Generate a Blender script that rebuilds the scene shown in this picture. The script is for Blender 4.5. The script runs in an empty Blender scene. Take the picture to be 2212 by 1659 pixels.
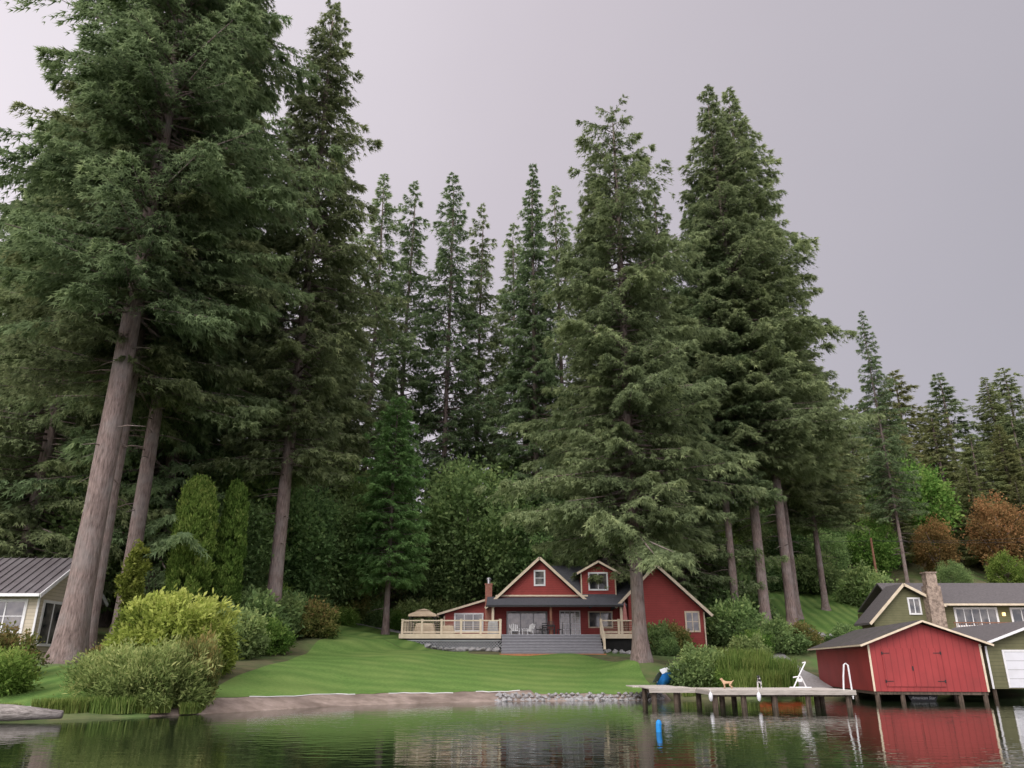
import bpy, bmesh, math, random
import numpy as np
from mathutils import Vector, Matrix
rad=math.radians
random.seed(5)
scene=bpy.context.scene
COL=scene.collection
scene.view_settings.view_transform='Standard'
scene.view_settings.look='None'
scene.view_settings.exposure=0

# ---------------------------------------------------------------- materials
def newmat(name):
    m=bpy.data.materials.new(name); m.use_nodes=True
    n=m.node_tree.nodes; l=m.node_tree.links
    return m,n,l,n['Principled BSDF']
def c4(c): return (c[0],c[1],c[2],1)
def mixc(n,l,f,a,b,blend='MIX'):
    x=n.new('ShaderNodeMix'); x.data_type='RGBA'; x.blend_type=blend
    for s,v in ((0,f),(6,a),(7,b)):
        if hasattr(v,'is_linked'): l.new(v,x.inputs[s])
        elif s==0: x.inputs[0].default_value=v
        else: x.inputs[s].default_value=c4(v)
    return x.outputs[2]
def math_(n,l,op,a,b=0.0):
    x=n.new('ShaderNodeMath'); x.operation=op
    for i,v in enumerate((a,b)):
        if hasattr(v,'is_linked'): l.new(v,x.inputs[i])
        else: x.inputs[i].default_value=v
    return x.outputs[0]
def pm(name,c1,c2,scale=3,rough=.75,bump=.15,stretch=(1,1,1),metal=0,spec=.3,lines=None,detail=6,dirt=None):
    m,n,l,b=newmat(name)
    tc=n.new('ShaderNodeTexCoord'); mp=n.new('ShaderNodeMapping'); mp.inputs['Scale'].default_value=stretch
    l.new(tc.outputs['Object'],mp.inputs['Vector'])
    no=n.new('ShaderNodeTexNoise'); no.inputs['Scale'].default_value=scale; no.inputs['Detail'].default_value=detail
    no.inputs['Roughness'].default_value=.65
    l.new(mp.outputs[0],no.inputs['Vector'])
    cr=n.new('ShaderNodeValToRGB'); cr.color_ramp.elements[0].position=.32; cr.color_ramp.elements[1].position=.68
    cr.color_ramp.elements[0].color=c4(c1); cr.color_ramp.elements[1].color=c4(c2)
    l.new(no.outputs['Fac'],cr.inputs[0])
    col=cr.outputs[0]; h=no.outputs['Fac']
    if dirt:
        n2=n.new('ShaderNodeTexNoise'); n2.inputs['Scale'].default_value=dirt[1]; n2.inputs['Detail'].default_value=4
        l.new(tc.outputs['Object'],n2.inputs['Vector'])
        f=n.new('ShaderNodeMapRange'); f.inputs[1].default_value=.45; f.inputs[2].default_value=.7; f.inputs[4].default_value=dirt[2]
        l.new(n2.outputs['Fac'],f.inputs[0]); col=mixc(n,l,f.outputs[0],col,dirt[0])
    if lines:
        ax,sp,dk,st=lines
        sx=n.new('ShaderNodeSeparateXYZ'); l.new(tc.outputs['Object'],sx.inputs[0])
        if ax=='Z': v=sx.outputs[2]
        elif ax=='X': v=sx.outputs[0]
        elif ax=='Y': v=sx.outputs[1]
        else: v=math_(n,l,'ADD',sx.outputs[0],sx.outputs[1])
        fr=math_(n,l,'FRACT',math_(n,l,'DIVIDE',v,sp))
        ln=math_(n,l,'LESS_THAN',fr,.16)
        col=mixc(n,l,math_(n,l,'MULTIPLY',ln,dk),col,(c1[0]*.25,c1[1]*.25,c1[2]*.25))
        h=math_(n,l,'ADD',math_(n,l,'MULTIPLY',h,.3),math_(n,l,'MULTIPLY',fr,st))
    l.new(col,b.inputs['Base Color'])
    b.inputs['Roughness'].default_value=rough; b.inputs['Metallic'].default_value=metal
    b.inputs['Specular IOR Level'].default_value=spec
    if bump>0:
        bp=n.new('ShaderNodeBump'); bp.inputs['Strength'].default_value=bump; bp.inputs['Distance'].default_value=.05
        l.new(h,bp.inputs['Height']); l.new(bp.outputs[0],b.inputs['Normal'])
    return m
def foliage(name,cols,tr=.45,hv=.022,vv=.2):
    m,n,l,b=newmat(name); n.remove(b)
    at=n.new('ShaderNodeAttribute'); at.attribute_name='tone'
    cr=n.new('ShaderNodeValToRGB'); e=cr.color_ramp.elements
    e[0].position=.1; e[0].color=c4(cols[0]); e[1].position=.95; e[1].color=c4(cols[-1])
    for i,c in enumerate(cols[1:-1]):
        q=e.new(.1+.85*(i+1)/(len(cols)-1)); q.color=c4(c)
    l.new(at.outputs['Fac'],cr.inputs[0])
    oi=n.new('ShaderNodeObjectInfo')
    hs=n.new('ShaderNodeHueSaturation')
    l.new(cr.outputs[0],hs.inputs['Color'])
    l.new(math_(n,l,'ADD',math_(n,l,'MULTIPLY',oi.outputs['Random'],hv*2),.5-hv),hs.inputs['Hue'])
    r2=math_(n,l,'FRACT',math_(n,l,'MULTIPLY',oi.outputs['Random'],7.31))
    l.new(math_(n,l,'ADD',math_(n,l,'MULTIPLY',r2,vv*2),1-vv),hs.inputs['Value'])
    d=n.new('ShaderNodeBsdfDiffuse'); t=n.new('ShaderNodeBsdfTranslucent'); mx=n.new('ShaderNodeMixShader'); mx.inputs[0].default_value=tr
    l.new(hs.outputs[0],d.inputs[0]); l.new(hs.outputs[0],t.inputs[0])
    l.new(d.outputs[0],mx.inputs[1]); l.new(t.outputs[0],mx.inputs[2])
    l.new(mx.outputs[0],n['Material Output'].inputs[0])
    return m

M={}
M['fir']=foliage('fir_needles',[(.080,.108,.056),(.180,.238,.115),(.30,.37,.175),(.46,.53,.25)])
M['firlight']=foliage('young_fir_needles',[(.10,.17,.06),(.23,.36,.12),(.38,.52,.18)])
M['hillfir']=foliage('hill_conifer_needles',[(.10,.12,.055),(.25,.28,.12),(.42,.43,.18)],hv=.035)
M['broad']=foliage('maple_leaves',[(.10,.155,.06),(.235,.35,.13),(.40,.51,.19)])
M['yellow']=foliage('yellow_green_leaves',[(.10,.14,.025),(.34,.41,.085),(.58,.62,.17)],hv=.01,vv=.1)
M['thuja']=foliage('arborvitae_sprays',[(.07,.14,.028),(.19,.32,.07),(.34,.44,.12)],hv=.02,vv=.1)
M['orange']=foliage('autumn_leaves',[(.10,.08,.03),(.30,.20,.08),(.50,.28,.12)],hv=.03,vv=.15)
M['willow']=foliage('willow_leaves',[(.09,.14,.04),(.26,.34,.11),(.48,.52,.20)],hv=.012,vv=.1)
M['reed']=foliage('reed_blades',[(.08,.13,.03),(.20,.29,.07),(.36,.40,.13)],hv=.01,vv=.1)
M['redleaf']=foliage('reddish_shrub_leaves',[(.07,.10,.03),(.21,.23,.07),(.40,.28,.12)],hv=.02,vv=.2)
M['bark']=pm('fir_bark',(.085,.062,.052),(.31,.235,.205),3.4,.9,1.0,(4.2,4.2,.6),dirt=((.27,.245,.225),1.1,.6),detail=12)
M['red']=pm('red_lap_siding',(.27,.046,.038),(.34,.060,.050),1.5,.6,.35,lines=('Z',.17,.40,.9))
M['redboard']=pm('red_board_siding',(.275,.036,.034),(.335,.047,.044),1.2,.55,.2,(1,1,.4),lines=('XY',.30,.28,.18),dirt=((.20,.034,.03),.7,.5))
M['cream']=pm('cream_trim_paint',(.56,.47,.33),(.70,.60,.44),3,.6,.1)
M['white']=pm('white_paint',(.68,.68,.66),(.80,.80,.78),3,.5,.05)
M['shingle']=pm('grey_shingles',(.055,.058,.066),(.12,.124,.135),6,.9,.5,(1,3,3),lines=('Y',.22,.35,.6))
M['shingleb']=pm('brown_shingles',(.085,.078,.076),(.17,.155,.15),5,.9,.5,(1,3,3),lines=('Y',.24,.3,.6))
M['boatroof']=pm('boathouse_roll_roof',(.05,.047,.045),(.12,.105,.10),4,.9,.3,dirt=((.06,.07,.035),.8,.4))
M['olive']=pm('olive_lap_siding',(.125,.125,.060),(.17,.165,.085),1.5,.7,.3,lines=('Z',.18,.4,.9))
M['creamsid']=pm('cream_lap_siding',(.50,.44,.32),(.62,.55,.42),1.5,.7,.3,lines=('Z',.18,.35,.9))
M['metalroof']=pm('standing_seam_metal',(.13,.115,.115),(.19,.175,.175),1,.5,.05,metal=.2)
M['deckgrey']=pm('grey_deck_paint',(.24,.24,.255),(.33,.33,.345),4,.7,.1,(1,5,5))
M['riser']=pm('shaded_riser_grey',(.16,.16,.17),(.22,.22,.23),4,.7,.1,(1,5,5))  # darker copy of the deck grey; step shading put into the colour
M['stairred']=pm('cedar_step_board',(.30,.12,.055),(.40,.18,.085),4,.7,.1)
M['lattice']=pm('grey_lattice',(.28,.29,.29),(.40,.41,.41),4,.8,.1)
M['dark']=pm('shade_black',(.012,.012,.012),(.02,.02,.018),3,.9,0)  # near-black colour painted for the shade below the deck
M['brick']=pm('chimney_brick',(.30,.12,.08),(.42,.20,.15),7,.85,.3,lines=('Z',.09,.5,.5))
M['stonewall']=pm('chimney_stone',(.12,.09,.07),(.46,.36,.28),4.5,.9,.9)
M['steel']=pm('brushed_steel',(.55,.55,.56),(.7,.7,.7),5,.3,.02,metal=.8)
M['black']=pm('black_iron',(.012,.012,.012),(.03,.03,.03),5,.5,.05)
M['dockwood']=pm('weathered_dock_boards',(.40,.36,.30),(.64,.59,.52),3,.85,.3,(1,8,1),lines=('X',.14,.4,.4))
M['dockfas']=pm('dock_fascia_wood',(.26,.235,.20),(.46,.42,.36),3,.85,.3,(.6,3,6))
M['pile']=pm('wet_pile_wood',(.035,.025,.018),(.14,.105,.075),4,.8,.4,(3,3,.6))
M['rock']=pm('grey_rock',(.15,.15,.15),(.46,.45,.43),3.5,.9,.7)
M['log']=pm('driftwood',(.13,.115,.10),(.44,.40,.36),3,.9,1.0,(.5,5,5),detail=9)
M['canvas']=pm('beige_canvas',(.50,.39,.26),(.60,.49,.34),3,.85,.2)
M['pink']=pm('faded_red_canvas',(.42,.16,.14),(.5,.22,.19),3,.85,.2)
M['blue']=pm('blue_boat_paint',(.015,.13,.40),(.03,.19,.5),2,.35,.02)
M['bluebuoy']=pm('blue_foam',(.01,.19,.50),(.02,.26,.62),4,.5,.05)
M['boatwhite']=pm('white_gelcoat',(.62,.63,.64),(.75,.76,.77),2,.35,.03,dirt=((.4,.4,.38),2,.4))
M['orangep']=pm('orange_kayak_plastic',(.5,.09,.03),(.6,.13,.05),2,.4,.02)
M['navy']=pm('dark_transom',(.008,.009,.012),(.016,.017,.02),2,.4,.02)
M['brownwood']=pm('brown_wood',(.15,.07,.04),(.28,.14,.085),4,.75,.2,(3,3,.5))
M['forest']=pm('forest_floor',(.055,.075,.028),(.17,.15,.075),.9,.95,.6,detail=9,dirt=((.10,.19,.045),.25,.9))
M['sand']=pm('wet_sand_gravel',(.20,.155,.12),(.40,.32,.265),1.6,.9,.6,detail=12,dirt=((.12,.09,.07),.5,.7))
M['gravel']=pm('gravel',(.24,.23,.22),(.42,.40,.39),6,.95,.6)
M['bedding']=pm('red_bark_mulch',(.15,.065,.045),(.34,.17,.13),3,.95,.6,dirt=((.08,.15,.035),.5,.8))
M['gold']=pm('golden_fur',(.40,.25,.14),(.56,.38,.24),9,.9,.3)
def glassmat(name,c1,c2):
    m,n,l,b=newmat(name)
    tc=n.new('ShaderNodeTexCoord'); no=n.new('ShaderNodeTexNoise'); no.inputs['Scale'].default_value=1.3; no.inputs['Detail'].default_value=3
    l.new(tc.outputs['Object'],no.inputs['Vector'])
    cr=n.new('ShaderNodeValToRGB'); cr.color_ramp.elements[0].color=c4(c1); cr.color_ramp.elements[1].color=c4(c2)
    cr.color_ramp.elements[0].position=.4; cr.color_ramp.elements[1].position=.7
    l.new(no.outputs['Fac'],cr.inputs[0]); l.new(cr.outputs[0],b.inputs['Base Color'])
    b.inputs['Roughness'].default_value=.06; b.inputs['Specular IOR Level'].default_value=.9
    return m
M['glass']=glassmat('window_glass',(.03,.033,.037),(.20,.185,.165))
M['glassl']=glassmat('porch_window_glass',(.10,.095,.085),(.42,.38,.32))
def lampmat():
    m,n,l,b=newmat('warm_lamp_glass')
    b.inputs['Base Color'].default_value=(.9,.7,.4,1)
    b.inputs['Emission Color'].default_value=(1,.62,.25,1); b.inputs['Emission Strength'].default_value=2
    return m
M['lamp']=lampmat()
def furbw():
    m,n,l,b=newmat('black_and_white_fur')
    tc=n.new('ShaderNodeTexCoord'); no=n.new('ShaderNodeTexNoise'); no.inputs['Scale'].default_value=5.5
    l.new(tc.outputs['Object'],no.inputs['Vector'])
    cr=n.new('ShaderNodeValToRGB'); cr.color_ramp.elements[0].position=.49; cr.color_ramp.elements[1].position=.53
    cr.color_ramp.elements[0].color=(.015,.014,.013,1); cr.color_ramp.elements[1].color=(.6,.58,.55,1)
    l.new(no.outputs['Fac'],cr.inputs[0]); l.new(cr.outputs[0],b.inputs['Base Color']); b.inputs['Roughness'].default_value=.9
    return m
M['furbw']=furbw()
def lawnmat(name,rings):
    m,n,l,b=newmat(name)
    tc=n.new('ShaderNodeTexCoord')
    no=n.new('ShaderNodeTexNoise'); no.inputs['Scale'].default_value=6; no.inputs['Detail'].default_value=12; no.inputs['Roughness'].default_value=.8
    l.new(tc.outputs['Object'],no.inputs['Vector'])
    cr=n.new('ShaderNodeValToRGB'); e=cr.color_ramp.elements
    e[0].position=.3; e[0].color=(.080,.160,.034,1); e[1].position=.72; e[1].color=(.205,.335,.082,1)
    l.new(no.outputs['Fac'],cr.inputs[0])
    n2=n.new('ShaderNodeTexNoise'); n2.inputs['Scale'].default_value=.35; n2.inputs['Detail'].default_value=6
    l.new(tc.outputs['Object'],n2.inputs['Vector'])
    f=n.new('ShaderNodeMapRange'); f.inputs[1].default_value=.4; f.inputs[2].default_value=.75; f.inputs[4].default_value=.65
    l.new(n2.outputs['Fac'],f.inputs[0])
    col=mixc(n,l,f.outputs[0],cr.outputs[0],(.25,.32,.095))
    mp=n.new('ShaderNodeMapping'); l.new(tc.outputs['Object'],mp.inputs['Vector'])
    w=n.new('ShaderNodeTexWave')
    if rings:
        mp.inputs['Location'].default_value=(0.5,-34.0,0); mp.inputs['Scale'].default_value=(.5,1,0)
        w.wave_type='RINGS'; w.rings_direction='SPHERICAL'; w.inputs['Scale'].default_value=.2
        w.inputs['Distortion'].default_value=5.0; w.inputs['Detail Scale'].default_value=.15
    else:
        mp.inputs['Rotation'].default_value=(0,0,.15)
        w.wave_type='BANDS'; w.bands_direction='X'; w.inputs['Scale'].default_value=.30; w.inputs['Distortion'].default_value=.6
    w.inputs['Detail'].default_value=3
    l.new(mp.outputs[0],w.inputs['Vector'])
    col=mixc(n,l,math_(n,l,'MULTIPLY',w.outputs['Fac'],.34 if rings else .65),col,(.060,.135,.028))
    l.new(col,b.inputs['Base Color']); b.inputs['Roughness'].default_value=.9; b.inputs['Specular IOR Level'].default_value=.15
    bp=n.new('ShaderNodeBump'); bp.inputs['Strength'].default_value=.8; bp.inputs['Distance'].default_value=.08
    l.new(no.outputs['Fac'],bp.inputs['Height']); l.new(bp.outputs[0],b.inputs['Normal'])
    return m
M['lawn']=lawnmat('mown_lawn_curved',True); M['lawnb']=lawnmat('mown_lawn_straight',False)
def watermat():
    m,n,l,b=newmat('lake_water')
    b.inputs['Base Color'].default_value=(.014,.022,.010,1)
    b.inputs['Roughness'].default_value=.015; b.inputs['IOR'].default_value=1.33
    tc=n.new('ShaderNodeTexCoord')
    def noise(sc,st,det):
        mp=n.new('ShaderNodeMapping'); mp.inputs['Scale'].default_value=st; l.new(tc.outputs['Object'],mp.inputs['Vector'])
        no=n.new('ShaderNodeTexNoise'); no.inputs['Scale'].default_value=sc; no.inputs['Detail'].default_value=det
        l.new(mp.outputs[0],no.inputs['Vector']); return no.outputs['Fac']
    a=noise(3.4,(.4,1,1),2.0); c=noise(.35,(1,1,1),2)
    h=math_(n,l,'ADD',a,math_(n,l,'MULTIPLY',c,.8))
    bp=n.new('ShaderNodeBump'); bp.inputs['Strength'].default_value=1; bp.inputs['Distance'].default_value=.0075
    l.new(h,bp.inputs['Height']); l.new(bp.outputs[0],b.inputs['Normal'])
    return m
M['water']=watermat()

# ---------------------------------------------------------------- helpers
def link(o): COL.objects.link(o); return o
def mkobj(name,me,mat=None,parent=None):
    o=bpy.data.objects.new(name,me); link(o)
    if mat is not None and len(me.materials)==0: me.materials.append(mat)
    if parent: o.parent=parent
    return o
def tag(o,label,cat,group=None):
    o['label']=label; o['category']=cat
    if group: o['group']=group
    return o
def thing(name,label,cat,loc=(0,0,0),rz=0,group=None):
    e=bpy.data.objects.new(name,None); link(e); e.location=loc; e.rotation_euler=(0,0,rz); e.empty_display_size=.3
    return tag(e,label,cat,group)
def structure(o): o['kind']='structure'; return o
class B:
    def __init__(s,o=(0,0,0)): s.v=[];s.f=[];s.o=o
    def add(s,vs,fs):
        k=len(s.v); s.v+= [tuple(p) for p in vs]; s.f+=[[k+i for i in f] for f in fs]; return s
    def box(s,x0,x1,y0,y1,z0,z1):
        return s.add([(x0,y0,z0),(x1,y0,z0),(x1,y1,z0),(x0,y1,z0),(x0,y0,z1),(x1,y0,z1),(x1,y1,z1),(x0,y1,z1)],
          [(0,3,2,1),(4,5,6,7),(0,1,5,4),(1,2,6,5),(2,3,7,6),(3,0,4,7)])
    def prism(s,pts,y0,y1):
        n=len(pts); return s.add([(x,y0,z) for x,z in pts]+[(x,y1,z) for x,z in pts],
          [list(range(n)),list(range(2*n-1,n-1,-1))]+[(i,i+n,(i+1)%n+n,(i+1)%n) for i in range(n)])
    def prismx(s,pts,x0,x1):
        n=len(pts); return s.add([(x0,y,z) for y,z in pts]+[(x1,y,z) for y,z in pts],
          [list(range(n)),list(range(2*n-1,n-1,-1))]+[(i,i+n,(i+1)%n+n,(i+1)%n) for i in range(n)])
    def slab(s,a,b,c,d,th):
        q=[a,b,c,d]; return s.add(q+[(p[0],p[1],p[2]-th) for p in q],[(0,1,2,3),(7,6,5,4)]+[(i,i+4,(i+1)%4+4,(i+1)%4) for i in range(4)])
    def beam(s,p,q,w,h):
        p=Vector(p);q=Vector(q);d=(q-p).normalized()
        up=Vector((0,0,1)) if abs(d.z)<.95 else Vector((0,1,0))
        a=d.cross(up).normalized()*w/2; b=a.cross(d).normalized()*h/2
        vs=[p-a-b,p+a-b,p+a+b,p-a+b,q-a-b,q+a-b,q+a+b,q-a+b]
        return s.add(vs,[(3,2,1,0),(4,5,6,7),(0,1,5,4),(1,2,6,5),(2,3,7,6),(3,0,4,7)])
    def tube(s,pts,rs,n=8):
        pts=[Vector(p) for p in pts]; k=[]
        for i,p in enumerate(pts):
            d=(pts[min(i+1,len(pts)-1)]-pts[max(i-1,0)]).normalized()
            up=Vector((0,0,1)) if abs(d.z)<.9 else Vector((1,0,0))
            a=d.cross(up).normalized(); b=a.cross(d)
            r=rs[i] if hasattr(rs,'__len__') else rs
            k+=[p+(a*math.cos(t*2*math.pi/n)+b*math.sin(t*2*math.pi/n))*r for t in range(n)]
        m=len(pts)
        fs=[(i*n+j,i*n+(j+1)%n,(i+1)*n+(j+1)%n,(i+1)*n+j) for i in range(m-1) for j in range(n)]
        fs+=[list(range(n-1,-1,-1)),[(m-1)*n+j for j in range(n)]]
        return s.add(k,fs)
    def mesh(s,name,mat,smooth=False):
        me=bpy.data.meshes.new(name); o=s.o
        me.from_pydata([(p[0]-o[0],p[1]-o[1],p[2]-o[2]) for p in s.v],[],s.f)
        bm=bmesh.new(); bm.from_mesh(me); bmesh.ops.recalc_face_normals(bm,faces=bm.faces); bm.to_mesh(me); bm.free()
        me.materials.append(mat)
        if smooth: me.polygons.foreach_set('use_smooth',[True]*len(me.polygons))
        me.update(); return me
    def obj(s,name,mat,parent=None,smooth=False,label=None):
        o=mkobj(name,s.mesh(name,mat,smooth),None,parent)
        if label: o['label']=label
        return o
def npmesh(name,V,F,tone,mat):
    V=np.asarray(V,dtype=np.float32); F=np.asarray(F,dtype=np.int32); k=F.shape[1]
    me=bpy.data.meshes.new(name); me.vertices.add(len(V)); me.vertices.foreach_set('co',V.ravel())
    me.loops.add(F.size); me.loops.foreach_set('vertex_index',F.ravel())
    me.polygons.add(len(F)); me.polygons.foreach_set('loop_start',np.arange(0,F.size,k,dtype=np.int32))
    me.update(calc_edges=True)
    if tone is not None:
        a=me.attributes.new('tone','FLOAT','POINT'); a.data.foreach_set('value',np.asarray(tone,dtype=np.float32))
    me.materials.append(mat); return me
def nrm(a): return a/(np.linalg.norm(a,axis=1,keepdims=True)+1e-9)
def kites(P,D,L,W,rng,flat=.8,tone=None):
    """leaf-shaped quads at points P along unit dirs D"""
    n=len(P); N=rng.normal(size=(n,3))*flat; N[:,2]+=1
    S=nrm(np.cross(D,N)); L=L[:,None]; W=W[:,None]
    V=np.empty((n,4,3)); V[:,0]=P; V[:,1]=P+D*L*.5+S*W*.5; V[:,2]=P+D*L; V[:,3]=P+D*L*.5-S*W*.5
    V[:,2,2]-=(L*.10)[:,0]
    F=np.arange(n*4).reshape(n,4); T=np.repeat(tone,4)
    return V.reshape(-1,3),F,T
def fans(P,D,L,W,rng,flat=.6,tone=None):
    """needle sprays: three slim triangles fanning from each point, tips drooping"""
    n=len(P); N=rng.normal(size=(n,3))*flat; N[:,2]+=1
    S=nrm(np.cross(D,N)); L=L[:,None]; w=W[:,None]*.5
    V=np.empty((n,9,3)); T=np.empty((n,9))
    for j,(f,sd,ll,off) in enumerate(((1,0,1,0),(.72,.62,.72,.12),(.72,-.62,.72,.12))):
        d=D*f+S*sd; base=P+D*L*off
        Q=S if sd==0 else nrm(np.cross(d,np.cross(D,S)))
        V[:,j*3]=base+Q*w*.9; V[:,j*3+1]=base-Q*w*.9; V[:,j*3+2]=base+d*L*ll
        V[:,j*3+2,2]-=(L*(.12 if sd==0 else .26))[:,0]
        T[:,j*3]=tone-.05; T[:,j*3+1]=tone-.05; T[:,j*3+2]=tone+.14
    return V.reshape(-1,3),np.arange(n*9).reshape(-1,3),np.clip(T.ravel(),0,1)
# ---------------------------------------------------------------- terrain
SX=[-80,-25,-16,-13,-10.5,-8,-4,0,7.5,11,16,20,30,60,120]
SY=[18,24.3,26.3,28.3,31.3,35.3,38.6,40.4,41.6,42.6,44.5,47,48.5,50,52]
def shore(x): return np.interp(x,SX,SY)
def sstep(x,a,b):
    t=np.clip((x-a)/(b-a),0,1); return t*t*(3-2*t)
def Hh(x,y):
    x=np.asarray(x,dtype=float); y=np.asarray(y,dtype=float)
    d=y-shore(x)
    z=np.interp(d,[-12,-3,0,2.2,14,17,25,30,40,60,100,200,500],[-2.5,-.9,0,.40,2.2,2.5,3.15,3.6,5.2,9.5,19,36,62])
    z=z+sstep(x,13,22)*np.interp(d,[8,20,60,120],[0,1.5,7,12])
    # the lawn stays level to the left instead of following the shoreline up
    z=z-sstep(-x,5,11)*sstep(d,6,16)*.35*sstep(30-d,0,9)
    z=z+sstep(-x,5,8)*sstep(d,19,22)*.45*sstep(32-d,0,5)
    amp=np.interp(d,[0,4,35,80],[.02,.05,.15,.9])
    z=z+amp*(np.sin(x*.37+y*.21)+np.sin(x*.91-y*.53+2)*.5+np.sin(y*1.3+x*1.7)*.25)
    # small knoll under the big trunk by the shore
    z=z+.55*np.exp(-((x-7.9)**2+(y-50)**2)/3.0)
    return z
def H1(x,y): return float(Hh(x,y))
xs=np.concatenate([np.linspace(-500,-60,23)[:-1],np.linspace(-60,60,201),np.linspace(60,500,23)[1:]])
ys=np.concatenate([[-300,-150,-50,0,10],np.linspace(18,100,206),np.linspace(100,650,50)[1:]])
def grid(X,Y,Z):
    ny,nx=X.shape; V=np.stack([X,Y,Z],-1).reshape(-1,3)
    i=np.arange(ny-1)[:,None]*nx+np.arange(nx-1)[None]; i=i.ravel()
    return V,np.stack([i,i+1,i+nx+1,i+nx],1)
X,Y=np.meshgrid(xs,ys); V,F=grid(X,Y,Hh(X,Y))
me=npmesh('ground',V,F,None,M['forest']); me.polygons.foreach_set('use_smooth',[True]*len(F))
structure(mkobj('ground',me))
def patch(name,x0,x1,nx,fy,by,ny,mat,off,label=None):
    u=np.linspace(x0,x1,nx); A=np.array([fy(a) for a in u]); Bk=np.array([by(a) for a in u])
    t=np.linspace(0,1,ny)[:,None]; X=np.repeat(u[None],ny,0); Y=A[None]*(1-t)+Bk[None]*t
    V,F=grid(X,Y,Hh(X,Y)+off); me=npmesh(name,V,F,None,mat); me.polygons.foreach_set('use_smooth',[True]*len(F))
    return structure(mkobj(name,me))
wig=lambda x:.35*math.sin(x*.9)+.2*math.sin(x*2.3+1)
lawnfront=lambda x: float(shore(x))+ (2.1+ .3*math.sin(x*.5) if x<1 else 1.4)+.10*math.sin(x*2.1)+.06*math.sin(x*7)
patch('lawn',-12.2,7.6,120,lawnfront,lambda x:55.5+.6*math.sin(x*.4)-max(0,x-4)*1.3,60,M['lawn'],.035)
patch('lawn',-14.5,-8.1,40,lambda x:55.6+.6*math.sin(x*.4),lambda x:66.5-abs(x+9)*.55,30,M['lawnb'],.035)
patch('lawn',-8.1,-3.0,30,lambda x:55.6+.6*math.sin(x*.4),lambda x:66.0+x*.2 if x<-6 else 57.0,30,M['lawnb'],.035)
patch('lawn',-34,-13.2,60,lambda x:float(shore(x))+1.0+.2*math.sin(x*2),lambda x:36+wig(x),30,M['lawnb'],.035)
patch('lawn',21.5,39,50,lambda x:67.5+wig(x)+.1*abs(x-28),lambda x:88+wig(x*.7),30,M['lawnb'],.06)
patch('beach',-12.5,8,120,lambda x:float(shore(x))-1.6,lambda x:lawnfront(x)+.15,16,M['sand'],.02)
patch('gravel_path',14.5,19.5,20,lambda x:float(shore(x))+2.2,lambda x:60+wig(x),30,M['gravel'],.04)
patch('gravel_path',-15,-5.4,30,lambda x:66.3-abs(x+9)*.5+.1,lambda x:67.8-abs(x+9)*.5,6,M['gravel'],.05)
patch('planting_bed',20.5,29.5,30,lambda x:62+wig(x),lambda x:66.5+wig(x*1.3),14,M['bedding'],.05)
patch('planting_bed',-19,-14.3,30,lambda x:54+wig(x),lambda x:64+wig(x*1.3),14,M['bedding'],.03)
w=B(); w.add([(-500,-300,0),(500,-300,0),(500,62,0),(-500,62,0)],[(0,1,2,3)])
structure(w.obj('water',M['water']))

# ---------------------------------------------------------------- conifers
def trunk_mesh(name,H,r,seed,flare=1.6,branches=None,lean=0.0,n=20,top=.96):
    rng=random.Random(seed); b=B(); ph=rng.random()*6
    zs=[-.6,0,.25,.7,1.5,3]+[3+(H*top-3)*i/26 for i in range(1,27)]
    k=[]
    for z in zs:
        t=max(0,z/H); rr=r*(1-t)**.8*(1+(flare-1)*math.exp(-max(0,z)/.9))+.02
        cx=.005*H*math.sin(t*5+ph)*t; cy=.004*H*math.cos(t*4+ph)*t
        for j in range(n):
            a=j*2*math.pi/n; q=rr*(1+.12*math.exp(-max(0,z)/1.4)*math.sin(a*4+ph)+.035*math.sin(a*7+z)+.045*rng.uniform(-1,1))
            k.append((cx+q*math.cos(a),cy+q*math.sin(a),z))
    m=len(zs); b.add(k,[(i*n+j,i*n+(j+1)%n,(i+1)*n+(j+1)%n,(i+1)*n+j) for i in range(m-1) for j in range(n)])
    if branches:
        for pts,rs in branches: b.tube(pts,rs,4)
    return b.mesh(name,M['bark'],True)
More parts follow.
